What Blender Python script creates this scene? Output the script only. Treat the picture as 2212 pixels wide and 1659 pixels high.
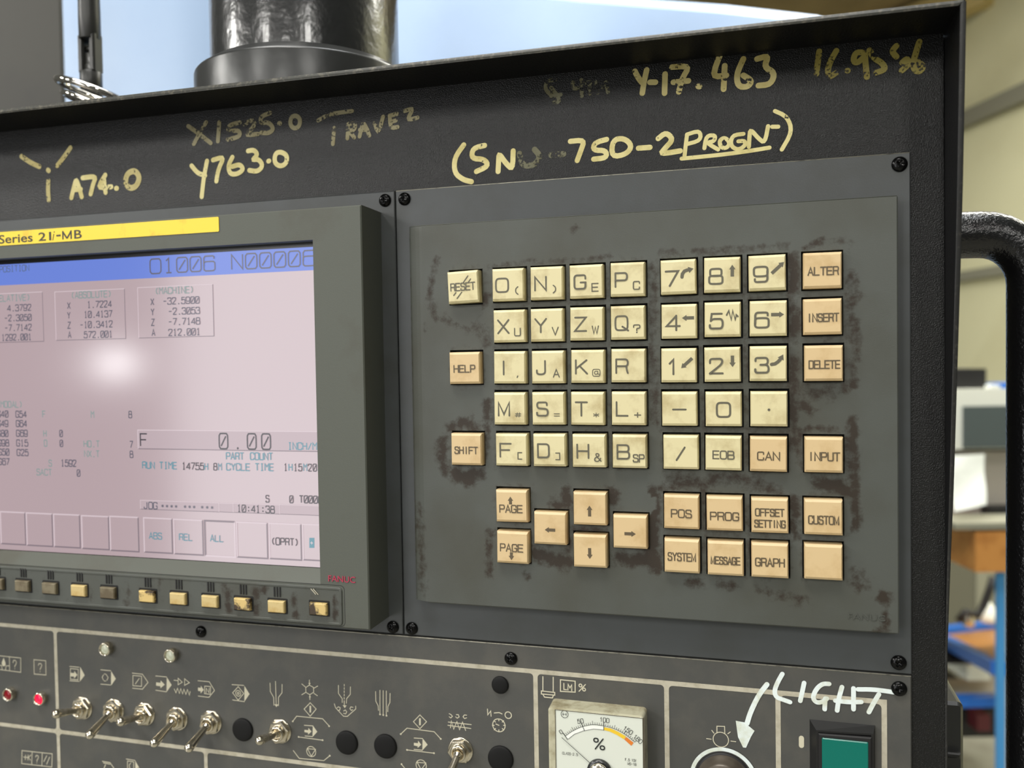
import bpy, math, random
from mathutils import Matrix, Vector
random.seed(7)
scene = bpy.context.scene
for _o in list(bpy.data.objects): bpy.data.objects.remove(_o)
PI = math.pi

# ------------------------------------------------------------------ camera, light, exposure
# console coordinates: u right, v up, w towards the photographer, millimetres
def W(u, v, w=0.0): return Vector((u/1000.0, -w/1000.0, (v+1350.0)/1000.0))
def WD(u, v, w): return Vector((u, -w, v))
R = [[0.9616256, -0.0158078, -0.2739094], [-0.0074928, -0.9994795, 0.0313766], [-0.2742629, -0.0281202, -0.9612435]]
cam_data = bpy.data.cameras.new('camera'); cam = bpy.data.objects.new('camera', cam_data)
scene.collection.objects.link(cam); scene.camera = cam
cam_data.sensor_width = 36.0; cam_data.lens = 29.991; cam_data.clip_start = 0.01; cam_data.clip_end = 60
cx_, cy_, cz_ = WD(*R[0]), -WD(*R[1]), -WD(*R[2])
cam.matrix_world = Matrix.Translation(W(*[95.411, -30.562, 330.683])) @ Matrix((cx_, cy_, cz_)).transposed().to_4x4()
cam_data.dof.use_dof = True; cam_data.dof.focus_distance = 0.335; cam_data.dof.aperture_fstop = 9.5

scene.view_settings.view_transform = 'Standard'; scene.view_settings.look = 'None'
scene.view_settings.gamma = 1.0; scene.view_settings.use_curve_mapping = False
scene.view_settings.exposure = -0.35
world = bpy.data.worlds.new('hall_air'); scene.world = world; world.use_nodes = True
world.node_tree.nodes['Background'].inputs[0].default_value = (0.86, 0.88, 0.80, 1)
world.node_tree.nodes['Background'].inputs[1].default_value = 0.17

def area_light(name, loc, target, sx, sy, power, col=(1, 1, 1)):
    d = bpy.data.lights.new(name, 'AREA'); d.shape = 'RECTANGLE'; d.size = sx; d.size_y = sy
    d.energy = power; d.color = col
    o = bpy.data.objects.new(name, d); scene.collection.objects.link(o)
    o.location = W(*loc)
    o.rotation_euler = (W(*target)-W(*loc)).to_track_quat('-Z', 'Y').to_euler()
    return o
area_light('ceiling_lamp_front', (-350, 2300, 950), (0, 0, 0), 1.6, 0.5, 66, (1.0, 0.98, 0.93))
area_light('guard_fill_lamp', (-200, 2600, -300), (-200, 200, -900), 2.0, 1.0, 88, (0.97, 0.99, 1.0))  # unseen lamp added to brighten the blue machine guard
area_light('ceiling_lamp_aisle', (1500, 2300, -2200), (1300, 0, -3600), 2.6, 1.4, 330, (1.0, 0.98, 0.88))
# unseen far lamps, added for streaks on the post and sparkle on the paint
for k, (az, el, dist, pw) in enumerate(((-68, 24, 5200, 70), (-50, 17, 5600, 60), (-22, 26, 5000, 45), (4, 20, 6000, 60), (30, 28, 5200, 45))):
    a_, e_ = math.radians(az), math.radians(el)
    area_light('streak_lamp', (math.sin(a_)*math.cos(e_)*dist, math.sin(e_)*dist, math.cos(a_)*math.cos(e_)*dist), (0, 0, 0), 0.55, 0.55, pw, (1.0, 0.98, 0.93))
area_light('work_lamp', (-2342, -20, 2500), (-186, -30, 0), 0.11, 0.11, 0.9, (1.0, 1.0, 1.0))
area_light('screen_sheen_light', (-1450, -100, 2500), (-100, -30, 0), 1.0, 1.6, 21, (0.97, 0.965, 0.98))  # unseen light added to brighten reflections on the screen's right side

# ------------------------------------------------------------------ materials
def lin(c):
    c = c/255.0
    return c/12.92 if c <= 0.04045 else ((c+0.055)/1.055)**2.4
def rgb(r, g, b): return (lin(r), lin(g), lin(b), 1.0)
class NT:
    def __init__(s, m): s.t = m.node_tree; s.n = s.t.nodes; s.l = s.t.links
    def new(s, typ, **kw):
        n = s.n.new(typ)
        for k, v in kw.items(): setattr(n, k, v)
        return n
    def link(s, a, b): s.l.new(a, b)
def mat(name, col, rough=0.5, metal=0.0, spec=0.5, mott=None, mott_scale=60, mott_amt=(0.45, 0.7), bump=None, emit=None, coat=0.0, rand=0.0, rough_var=0.0):
    """mott: second colour blended in by noise; bump: (kind, scale, strength, distance)"""
    m = bpy.data.materials.new(name); m.use_nodes = True; t = NT(m)
    b = t.n['Principled BSDF']
    b.inputs['Base Color'].default_value = col; b.inputs['Roughness'].default_value = rough
    b.inputs['Metallic'].default_value = metal; b.inputs['Specular IOR Level'].default_value = spec
    b.inputs['Coat Weight'].default_value = coat
    tc = t.new('ShaderNodeTexCoord'); src = tc.outputs['Object']
    if rand:
        oi = t.new('ShaderNodeObjectInfo'); ad = t.new('ShaderNodeVectorMath', operation='ADD'); sc = t.new('ShaderNodeVectorMath', operation='SCALE')
        cb = t.new('ShaderNodeCombineXYZ'); t.link(oi.outputs['Random'], cb.inputs[0]); t.link(oi.outputs['Random'], cb.inputs[2])
        t.link(cb.outputs[0], sc.inputs[0]); sc.inputs['Scale'].default_value = rand
        t.link(tc.outputs['Object'], ad.inputs[0]); t.link(sc.outputs[0], ad.inputs[1]); src = ad.outputs[0]
    if mott:
        nz = t.new('ShaderNodeTexNoise'); nz.inputs['Scale'].default_value = mott_scale; nz.inputs['Detail'].default_value = 5; nz.inputs['Roughness'].default_value = 0.6
        t.link(src, nz.inputs['Vector'])
        mr = t.new('ShaderNodeMapRange'); mr.inputs[1].default_value = mott_amt[0]; mr.inputs[2].default_value = mott_amt[1]
        t.link(nz.outputs['Fac'], mr.inputs[0])
        mx = t.new('ShaderNodeMix', data_type='RGBA'); mx.inputs[6].default_value = col; mx.inputs[7].default_value = mott
        t.link(mr.outputs[0], mx.inputs[0]); t.link(mx.outputs[2], b.inputs['Base Color'])
        if rough_var:
            mr2 = t.new('ShaderNodeMapRange'); mr2.inputs[3].default_value = rough; mr2.inputs[4].default_value = rough+rough_var
            t.link(nz.outputs['Fac'], mr2.inputs[0]); t.link(mr2.outputs[0], b.inputs['Roughness'])
    if bump:
        kind, scale, st, dist = bump
        if kind == 'noise':
            g = t.new('ShaderNodeTexNoise'); g.inputs['Scale'].default_value = scale; g.inputs['Detail'].default_value = 2.5; out = g.outputs['Fac']
        else:
            g = t.new('ShaderNodeTexVoronoi'); g.feature = 'SMOOTH_F1'; g.inputs['Scale'].default_value = scale; out = g.outputs['Distance']
        t.link(src, g.inputs['Vector'])
        bp = t.new('ShaderNodeBump'); bp.inputs['Strength'].default_value = st; bp.inputs['Distance'].default_value = dist
        t.link(out, bp.inputs['Height']); t.link(bp.outputs[0], b.inputs['Normal'])
    if emit:
        b.inputs['Emission Color'].default_value = emit[0]; b.inputs['Emission Strength'].default_value = emit[1]
    return m
M = {}
M['console_paint'] = mat('black_leather_grain_paint', rgb(22, 22, 21), 0.34, spec=0.4, bump=('noise', 2100, 0.6, 0.0004), mott=rgb(19, 19, 19), mott_scale=25)
M['flange_paint'] = mat('black_flange_paint', rgb(15, 15, 16), 0.5, spec=0.3, bump=('noise', 1100, 0.5, 0.0003))
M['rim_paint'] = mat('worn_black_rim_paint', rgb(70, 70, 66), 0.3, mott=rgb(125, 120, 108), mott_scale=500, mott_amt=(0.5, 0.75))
M['side_rim'] = mat('worn_black_side_rim_paint', rgb(40, 40, 39), 0.32, mott=rgb(78, 75, 70), mott_scale=600, mott_amt=(0.56, 0.8))
M['lit_worn_edge'] = mat('pale_lit_edge', rgb(176, 172, 156), 0.35, metal=0.3, mott=rgb(96, 94, 86), mott_scale=260, mott_amt=(0.5, 0.7))  # worn plate edge with the light it catches painted into the pale colour
M['plate'] = mat('grey_plate_paint', rgb(71, 74, 75), 0.4, mott=rgb(64, 66, 64), mott_scale=30, bump=('noise', 1500, 0.12, 0.0002))
M['op_plate'] = mat('dark_grey_panel_paint', rgb(76, 76, 73), 0.45, mott=rgb(88, 86, 80), mott_scale=45, bump=('noise', 2500, 0.18, 0.0002))
M['bezel'] = mat('olive_grey_moulded_plastic', rgb(84, 87, 79), 0.55, mott=rgb(74, 71, 60), mott_scale=22, mott_amt=(0.52, 0.8), bump=('noise', 2200, 0.25, 0.0002))
M['bezel_side'] = M['bezel']
M['cream'] = mat('cream_printed_ink', rgb(190, 184, 165), 0.5, mott=rgb(164, 157, 136), mott_scale=200)
M['key_cream'] = mat('cream_keycap_plastic', rgb(224, 213, 168), 0.42, mott=rgb(184, 166, 118), mott_scale=95, mott_amt=(0.48, 0.76), rand=40)
M['key_tan'] = mat('tan_keycap_plastic', rgb(218, 191, 145), 0.42, mott=rgb(194, 162, 112), mott_scale=90, mott_amt=(0.5, 0.8), rand=40)
M['key_side_dirt'] = mat('key_dirt', rgb(120, 85, 45), 0.6)
M['legend'] = mat('grey_key_legend_ink', rgb(98, 94, 78), 0.5)
M['legend_tan'] = mat('brown_key_legend_ink', rgb(96, 83, 62), 0.5)
M['well'] = mat('dark_key_well', rgb(16, 16, 15), 0.7)
M['screw'] = mat('black_oxide_steel', rgb(34, 34, 34), 0.22, metal=0.85)
M['screw_recess'] = mat('screw_recess_black', rgb(6, 6, 6), 0.5)
M['rubber'] = mat('black_rubber', rgb(17, 17, 17), 0.6, spec=0.25)
M['nickel'] = mat('nickel_plated_steel', rgb(232, 224, 206), 0.1, metal=1.0, mott=rgb(190, 180, 158), mott_scale=350, rough_var=0.16)
M['dark_nickel'] = mat('shaded_steel', rgb(120, 116, 106), 0.3, metal=1.0)
M['chrome'] = mat('chrome_plating', rgb(215, 210, 200), 0.08, metal=1.0)
M['glossy_black'] = mat('glossy_black_enamel', rgb(24, 25, 25), 0.26, spec=0.75, bump=('noise', 170, 0.3, 0.0012), coat=0.25)
M['smooth_black'] = mat('semi_gloss_black_enamel', rgb(38, 39, 38), 0.32, spec=0.6, bump=('noise', 90, 0.2, 0.001))
M['handle_black'] = mat('textured_black_powder_coat', rgb(17, 17, 18), 0.25, spec=0.6, bump=('noise', 800, 0.6, 0.0005))
M['black_plastic'] = mat('black_plastic', rgb(30, 30, 30), 0.4, spec=0.45)
M['antenna_black'] = mat('satin_black_plastic', rgb(40, 40, 37), 0.38, spec=0.5)
M['yellow_label'] = mat('yellow_label', rgb(250, 214, 52), 0.35, mott=rgb(196, 156, 40), mott_scale=70, mott_amt=(0.56, 0.8))
M['label_ink'] = mat('dark_label_ink', rgb(52, 50, 34), 0.5)
M['red_logo'] = mat('crimson_logo', rgb(176, 42, 74), 0.4)
M['screen_back'] = mat('screen_background', rgb(20, 20, 22), 0.13, spec=1.0, emit=(rgb(188, 166, 171), 1.14))
M['scr_blue'] = mat('screen_blue', rgb(10, 10, 14), 0.13, emit=(rgb(112, 138, 226), 1.14))
M['scr_dark'] = mat('screen_dark_text', rgb(5, 5, 5), 0.13, emit=(rgb(64, 60, 68), 1.14))
M['scr_dim'] = mat('screen_dim_text', rgb(5, 5, 5), 0.13, emit=(rgb(100, 98, 112), 1.14))
M['scr_slate'] = mat('screen_slate_text', rgb(5, 5, 5), 0.13, emit=(rgb(96, 112, 140), 1.14))
M['scr_teal'] = mat('screen_teal_text', rgb(5, 5, 5), 0.13, emit=(rgb(92, 150, 166), 1.14))
M['scr_green'] = mat('screen_faint_green_text', rgb(5, 5, 5), 0.13, emit=(rgb(140, 160, 158), 1.14))
M['scr_light'] = mat('screen_light_line', rgb(5, 5, 5), 0.13, emit=(rgb(222, 204, 210), 1.14))
M['scr_shade'] = mat('screen_shade_line', rgb(5, 5, 5), 0.13, emit=(rgb(138, 124, 132), 1.14))
M['scr_panel'] = mat('screen_box_fill', rgb(12, 12, 14), 0.13, emit=(rgb(196, 176, 182), 1.14))
M['scr_black'] = mat('screen_black_border', rgb(8, 8, 10), 0.2)
M['soft_tan'] = mat('tan_soft_key', rgb(206, 184, 128), 0.4, mott=rgb(190, 158, 92), mott_scale=200)
M['soft_grime'] = mat('grimy_soft_key', rgb(214, 186, 120), 0.45, mott=rgb(62, 48, 32), mott_scale=160, mott_amt=(0.47, 0.56), rand=13)
M['soft_grey'] = mat('dull_soft_key', rgb(122, 113, 90), 0.5, mott=rgb(96, 84, 62), mott_scale=160, mott_amt=(0.42, 0.6), rand=13)
M['red_lens'] = mat('dark_red_lens', rgb(120, 8, 22), 0.1, emit=(rgb(140, 4, 18), 0.25))
M['red_lens_lit'] = mat('lit_red_lens', rgb(230, 10, 50), 0.1, emit=(rgb(255, 16, 70), 1.15))
M['clear_lens'] = mat('milky_clear_lens', rgb(196, 200, 176), 0.12, mott=rgb(225, 228, 210), mott_scale=900)
M['meter_case'] = mat('clear_aged_acrylic', rgb(190, 186, 160), 0.12, mott=rgb(140, 130, 100), mott_scale=120, mott_amt=(0.45, 0.7))
M['meter_side'] = mat('smoky_meter_side', rgb(96, 90, 76), 0.15)
M['meter_face'] = mat('meter_dial_white', rgb(222, 226, 214), 0.35)
M['meter_ink'] = mat('meter_black_ink', rgb(40, 42, 42), 0.5)
M['meter_yellow'] = mat('meter_yellow_band', rgb(240, 200, 50), 0.5)
M['meter_orange'] = mat('meter_orange_band', rgb(226, 128, 46), 0.5)
M['meter_white'] = mat('meter_white_band', rgb(245, 247, 240), 0.5)
M['knob'] = mat('brown_black_knob', rgb(84, 76, 66), 0.35, metal=0.3, mott=rgb(60, 55, 48), mott_scale=80)
M['green_lens'] = mat('green_button_lens', rgb(0, 100, 86), 0.25, emit=(rgb(0, 92, 82), 0.35))
M['grey_steel'] = mat('grey_green_sheet_steel', rgb(45, 43, 34), 0.55, mott=rgb(38, 36, 29), mott_scale=14)
M['blue_guard'] = mat('pale_blue_machine_paint', rgb(186, 212, 246), 0.35, mott=rgb(178, 205, 242), mott_scale=6)
M['wall_cream'] = mat('cream_wall_cladding', rgb(226, 222, 182), 0.8, mott=rgb(216, 211, 170), mott_scale=2)
M['girt'] = mat('grey_wall_rail', rgb(140, 138, 120), 0.7)
M['ceiling_brown'] = mat('brown_roof_lining', rgb(150, 132, 96), 0.8, mott=rgb(126, 110, 78), mott_scale=3)
M['beam_tan'] = mat('tan_roof_beam', rgb(206, 184, 124), 0.6)
M['concrete'] = mat('grey_concrete_floor', rgb(150, 148, 136), 0.55, mott=rgb(120, 116, 104), mott_scale=6)
M['wood'] = mat('varnished_bench_wood', rgb(196, 136, 70), 0.4, mott=rgb(168, 110, 52), mott_scale=30)
M['bench_blue'] = mat('bright_blue_enamel', rgb(30, 104, 196), 0.4)
M['bench_sky'] = mat('sky_blue_enamel', rgb(74, 154, 216), 0.4)
M['white_plastic'] = mat('off_white_plastic', rgb(226, 226, 212), 0.4)
M['paper'] = mat('white_paper', rgb(244, 246, 236), 0.7)
M['dull_screen'] = mat('dark_grey_green_screen', rgb(84, 92, 90), 0.25)
M['beige'] = mat('warm_grey_cabinet', rgb(160, 154, 144), 0.5)
M['matte_dark'] = mat('dull_black', rgb(24, 23, 24), 0.6)
M['olive'] = mat('olive_grey_steel', rgb(100, 98, 84), 0.6)
M['red_bin'] = mat('dark_red_plastic', rgb(92, 30, 38), 0.5)

def worn_ink(name, col, thresh, scale=900, stretch=(1, 1, 1)):
    m = mat(name, col, 0.55, mott=(col[0]*0.72, col[1]*0.68, col[2]*0.5, 1), mott_scale=120)
    t = NT(m); out = t.n['Material Output']; b = t.n['Principled BSDF']
    tc = t.new('ShaderNodeTexCoord'); nz = t.new('ShaderNodeTexNoise'); nz.inputs['Scale'].default_value = scale; nz.inputs['Detail'].default_value = 4
    n2 = t.new('ShaderNodeTexNoise'); n2.inputs['Scale'].default_value = scale*0.16
    t.link(tc.outputs['Object'], nz.inputs[0]); t.link(tc.outputs['Object'], n2.inputs[0])
    ad = t.new('ShaderNodeMath', operation='ADD'); t.link(nz.outputs[0], ad.inputs[0]); t.link(n2.outputs[0], ad.inputs[1])
    mr = t.new('ShaderNodeMapRange'); mr.inputs[1].default_value = 2*thresh-0.06; mr.inputs[2].default_value = 2*thresh+0.06
    t.link(ad.outputs[0], mr.inputs[0])
    tr = t.new('ShaderNodeBsdfTransparent'); mx = t.new('ShaderNodeMixShader')
    t.link(mr.outputs[0], mx.inputs[0]); t.link(tr.outputs[0], mx.inputs[1]); t.link(b.outputs[0], mx.inputs[2]); t.link(mx.outputs[0], out.inputs[0])
    return m
M['mark_bright'] = worn_ink('yellow_paint_marker', rgb(240, 227, 160), 0.36)
M['mark_mid'] = worn_ink('worn_yellow_paint_marker', rgb(206, 192, 128), 0.41)
M['mark_faint'] = worn_ink('faded_yellow_paint_marker', rgb(150, 142, 106), 0.44)
M['mark_olive'] = worn_ink('olive_paint_marker', rgb(142, 130, 58), 0.43)
M['mark_gone'] = worn_ink('rubbed_off_paint_marker', rgb(112, 110, 84), 0.455)
M['mark_white'] = worn_ink('white_paint_marker', rgb(232, 242, 240), 0.28)
M['ink_line'] = mat('cream_symbol_ink', rgb(206, 200, 176), 0.5)

# grimy keypad housing: colour attribute 'grime' holds where oil has stained the plastic
def housing_mat():
    m = mat('grey_green_keypad_plastic', rgb(99, 103, 95), 0.5, bump=('noise', 2000, 0.22, 0.0002))
    t = NT(m); b = t.n['Principled BSDF']
    at = t.new('ShaderNodeAttribute'); at.attribute_name = 'grime'
    tc = t.new('ShaderNodeTexCoord')
    nz = t.new('ShaderNodeTexNoise'); nz.inputs['Scale'].default_value = 330; nz.inputs['Detail'].default_value = 6; nz.inputs['Roughness'].default_value = 0.65
    t.link(tc.outputs['Object'], nz.inputs[0])
    s1 = t.new('ShaderNodeMath', operation='SUBTRACT'); s1.inputs[1].default_value = 0.5; t.link(nz.outputs[0], s1.inputs[0])
    mu = t.new('ShaderNodeMath', operation='MULTIPLY_ADD'); mu.inputs[1].default_value = 1.9; t.link(s1.outputs[0], mu.inputs[0]); t.link(at.outputs['Fac'], mu.inputs[2])
    mr = t.new('ShaderNodeMapRange'); mr.inputs[1].default_value = 0.2; mr.inputs[2].default_value = 0.72; t.link(mu.outputs[0], mr.inputs[0])
    mr.inputs[4].default_value = 0.9
    ga = t.new('ShaderNodeMath', operation='MULTIPLY'); gr = t.new('ShaderNodeMapRange'); gr.inputs[1].default_value = 0.02; gr.inputs[2].default_value = 0.25
    t.link(at.outputs['Fac'], gr.inputs[0]); t.link(gr.outputs[0], ga.inputs[0]); t.link(mr.outputs[0], ga.inputs[1])
    n2 = t.new('ShaderNodeTexNoise'); n2.inputs['Scale'].default_value = 26; n2.inputs['Detail'].default_value = 4; t.link(tc.outputs['Object'], n2.inputs[0])
    m0 = t.new('ShaderNodeMix', data_type='RGBA'); m0.inputs[6].default_value = rgb(79, 82, 77); m0.inputs[7].default_value = rgb(71, 72, 64)
    r0 = t.new('ShaderNodeMapRange'); r0.inputs[1].default_value = 0.4; r0.inputs[2].default_value = 0.66; t.link(n2.outputs[0], r0.inputs[0]); t.link(r0.outputs[0], m0.inputs[0])
    m1 = t.new('ShaderNodeMix', data_type='RGBA'); m1.inputs[7].default_value = rgb(38, 25, 9)
    t.link(m0.outputs[2], m1.inputs[6]); t.link(ga.outputs[0], m1.inputs[0]); t.link(m1.outputs[2], b.inputs['Base Color'])
    r3 = t.new('ShaderNodeMapRange'); r3.inputs[3].default_value = 0.5; r3.inputs[4].default_value = 0.6; t.link(ga.outputs[0], r3.inputs[0]); t.link(r3.outputs[0], b.inputs['Roughness'])
    return m
M['housing'] = housing_mat()

# ------------------------------------------------------------------ object helpers
ORG = {}
def link(o): scene.collection.objects.link(o)
def tag(o, label=None, cat=None, group=None, kind=None):
    if label: o['label'] = label
    if cat: o['category'] = cat
    if group: o['group'] = group
    if kind: o['kind'] = kind
    return o
def thing(name, label, cat, org, group=None):
    o = bpy.data.objects.new(name, None); link(o); o.empty_display_size = 0.01
    o.location = W(*org); ORG[o] = W(*org); return tag(o, label, cat, group)
class MB:
    """mesh builder in console millimetres"""
    def __init__(s): s.v = []; s.f = []; s.sm = []; s.k = 0
    def add(s, vs, fs, smooth=False):
        n = len(s.v); s.v += [tuple(p) for p in vs]
        for f in fs: s.f.append(tuple(n+i for i in f)); s.sm.append(smooth)
        return s
    def box(s, u0, u1, v0, v1, w0, w1, ch=0.0):
        if ch <= 0:
            vs = [(u, v, w) for w in (w0, w1) for v in (v0, v1) for u in (u0, u1)]
            return s.add(vs, [(0, 2, 3, 1), (4, 5, 7, 6), (0, 1, 5, 4), (2, 6, 7, 3), (0, 4, 6, 2), (1, 3, 7, 5)])
        return s.frustum([(u0, v0), (u1, v0), (u1, v1), (u0, v1)], [(w0, 0), (w1-ch, 0), (w1, ch)])
    def frustum(s, poly, levels, cap0=True, cap1=True):
        """poly CCW in (u,v); levels = (w, inset)"""
        n = len(poly); base = len(s.v)
        for w, ins in levels:
            for i in range(n):
                p0, p1, p2 = poly[i-1], poly[i], poly[(i+1) % n]
                d1 = Vector((p1[0]-p0[0], p1[1]-p0[1])); d2 = Vector((p2[0]-p1[0], p2[1]-p1[1]))
                if d1.length < 1e-9 or d2.length < 1e-9: s.v.append((p1[0], p1[1], w)); continue
                d1.normalize(); d2.normalize()
                n1 = Vector((-d1.y, d1.x)); n2 = Vector((-d2.y, d2.x)); k = 1+n1.dot(n2)
                q = (n1+n2)*(ins/max(k, 0.3)); s.v.append((p1[0]+q.x, p1[1]+q.y, w))
        for L in range(len(levels)-1):
            a = base+L*n; b = a+n
            for i in range(n):
                j = (i+1) % n; s.f.append((a+i, a+j, b+j, b+i)); s.sm.append(False)
        if cap1: s.f.append(tuple(base+(len(levels)-1)*n+i for i in range(n))); s.sm.append(False)
        if cap0: s.f.append(tuple(base+i for i in reversed(range(n)))); s.sm.append(False)
        return s
    def lathe(s, c, prof, seg=28, axis='w', cap0=False, cap1=True, basis=None, smooth=True):
        """prof = [(radius, height)]; axis 'w' (towards viewer) or 'v' (up) or basis (a,b,n)"""
        if basis: A, B, N = basis
        elif axis == 'w': A, B, N = Vector((1, 0, 0)), Vector((0, 1, 0)), Vector((0, 0, 1))
        else: A, B, N = Vector((0, 0, 1)), Vector((1, 0, 0)), Vector((0, 1, 0))
        c = Vector(c); base = len(s.v)
        for r, h in prof:
            for i in range(seg):
                a = 2*PI*i/seg; s.v.append(tuple(c+A*(r*math.cos(a))+B*(r*math.sin(a))+N*h))
        for L in range(len(prof)-1):
            for i in range(seg):
                j = (i+1) % seg; a = base+L*seg; s.f.append((a+i, a+j, a+seg+j, a+seg+i)); s.sm.append(smooth)
        if cap1: s.f.append(tuple(base+(len(prof)-1)*seg+i for i in range(seg))); s.sm.append(False)
        if cap0: s.f.append(tuple(base+i for i in reversed(range(seg)))); s.sm.append(False)
        return s
    def tube(s, pts, rad, seg=16, closed=False, caps=True, smooth=True):
        P = [Vector(p) for p in pts]; n = len(P); base = len(s.v)
        rr = rad if isinstance(rad, (list, tuple)) else [rad]*n
        prevA = None
        for i in range(n):
            if closed: T = P[(i+1) % n]-P[i-1]
            else: T = P[min(i+1, n-1)]-P[max(i-1, 0)]
            T.normalize()
            ref = prevA if prevA is not None else (Vector((0, 0, 1)) if abs(T.z) < 0.9 else Vector((1, 0, 0)))
            A = (ref-T*ref.dot(T)).normalized(); B = T.cross(A); prevA = A
            for k in range(seg):
                a = 2*PI*k/seg; s.v.append(tuple(P[i]+A*(rr[i]*math.cos(a))+B*(rr[i]*math.sin(a))))
        m = n if closed else n-1
        for i in range(m):
            a = base+i*seg; b = base+((i+1) % n)*seg
            for k in range(seg):
                j = (k+1) % seg; s.f.append((a+k, a+j, b+j, b+k)); s.sm.append(smooth)
        if caps and not closed:
            s.f.append(tuple(base+(n-1)*seg+k for k in range(seg))); s.sm.append(False)
            s.f.append(tuple(base+k for k in reversed(range(seg)))); s.sm.append(False)
        return s
    def bar(s, p0, p1, th, hh):
        """box along p0-p1, th thick sideways, hh high (v)"""
        a, b = Vector(p0), Vector(p1); T = (b-a).normalized(); S = T.cross(Vector((0, 1, 0))).normalized()*(th/2); U = S.cross(T).normalized()*(hh/2)
        vs = [a-S-U, a+S-U, a+S+U, a-S+U, b-S-U, b+S-U, b+S+U, b-S+U]
        return s.add(vs, [(0, 1, 2, 3), (4, 7, 6, 5), (0, 4, 5, 1), (1, 5, 6, 2), (2, 6, 7, 3), (3, 7, 4, 0)])
    def poly(s, pts, w): return s.add([(p[0], p[1], w) for p in pts], [tuple(range(len(pts)))])
    def ribbon(s, pts, w, hw, closed=False, caps=6):
        s.k += 1; w += 0.011*(s.k % 9)   # strokes lie a hair above one another
        P = [Vector(p) for p in pts]
        if closed: P = P+[P[0]]
        n = len(P)
        if n == 1:
            return s.disc(P[0], w, hw)
        L = []; Rr = []
        for i in range(n):
            if closed and i in (0, n-1): d1 = (P[0]-P[n-2]).normalized(); d2 = (P[1]-P[0]).normalized()
            else:
                d1 = (P[i]-P[i-1]) if i > 0 else (P[1]-P[0]); d2 = (P[i+1]-P[i]) if i < n-1 else d1
                d1 = d1.normalized(); d2 = d2.normalized()
            m = Vector((-(d1.y+d2.y), d1.x+d2.x))
            if m.length < 0.2: m = Vector((-d1.y, d1.x))
            m.normalize(); k = 1/max(0.45, abs(m.dot(Vector((-d1.y, d1.x)))))
            L.append(P[i]+m*hw*k); Rr.append(P[i]-m*hw*k)
        base = len(s.v)
        for i_, (a, b) in enumerate(zip(L, Rr)):
            wi = w if closed else w+0.002*i_
            s.v.append((a.x, a.y, wi)); s.v.append((b.x, b.y, wi))
        for i in range(n-1):
            a = base+2*i; s.f.append((a+1, a+3, a+2, a)); s.sm.append(False)
        if not closed and caps:
            for P0, d in ((P[0], P[0]-P[1]), (P[-1], P[-1]-P[-2])):
                an = math.atan2(d.y, d.x); pts2 = [(P0.x+hw*math.cos(an-PI/2+PI*k/caps), P0.y+hw*math.sin(an-PI/2+PI*k/caps)) for k in range(caps+1)]
                s.poly(pts2, w if P0 is P[0] else w+0.002*(n-1))
        return s
    def disc(s, c, w, r, seg=14):
        return s.poly([(c[0]+r*math.cos(2*PI*k/seg), c[1]+r*math.sin(2*PI*k/seg)) for k in range(seg)], w)
    def build(s, name, m, parent=None, org=None, label=None, kind=None):
        if parent is not None and org is None: o0 = ORG[parent]
        else: o0 = W(*org) if org else Vector((0, 0, 0))
        me = bpy.data.meshes.new(name)
        me.from_pydata([tuple(W(*p)-o0) for p in s.v], [], s.f)
        me.polygons.foreach_set('use_smooth', s.sm); me.materials.append(m if not isinstance(m, str) else M[m]); me.update()
        o = bpy.data.objects.new(name, me); link(o)
        if parent is not None: o.parent = parent; o.location = o0-ORG[parent]
        else: o.location = o0
        ORG[o] = o0
        return tag(o, label, kind=kind)
def circle(c, r, n=24, a0=0, a1=2*PI, ry=None):
    ry = ry or r; full = abs(a1-a0-2*PI) < 1e-6
    return [(c[0]+r*math.cos(a0+(a1-a0)*k/(n if full else n-1)), c[1]+ry*math.sin(a0+(a1-a0)*k/(n if full else n-1))) for k in range(n)]
def rrect(u0, u1, v0, v1, r, n=4):
    P = []
    for cx, cy, a in ((u1-r, v0+r, -PI/2), (u1-r, v1-r, 0), (u0+r, v1-r, PI/2), (u0+r, v0+r, PI)):
        P += [(cx+r*math.cos(a+PI/2*k/n), cy+r*math.sin(a+PI/2*k/n)) for k in range(n+1)]
    return P
def chaikin(P, it, closed=False):
    for _ in range(it):
        Q = [] if closed else [P[0]]
        m = len(P) if closed else len(P)-1
        for i in range(m):
            a, b = P[i], P[(i+1) % len(P)]
            Q.append((a[0]*.75+b[0]*.25, a[1]*.75+b[1]*.25)); Q.append((a[0]*.25+b[0]*.75, a[1]*.25+b[1]*.75))
        if not closed: Q[1:2] = []; Q[-1:] = [P[-1]]
        P = Q
    return P

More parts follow.
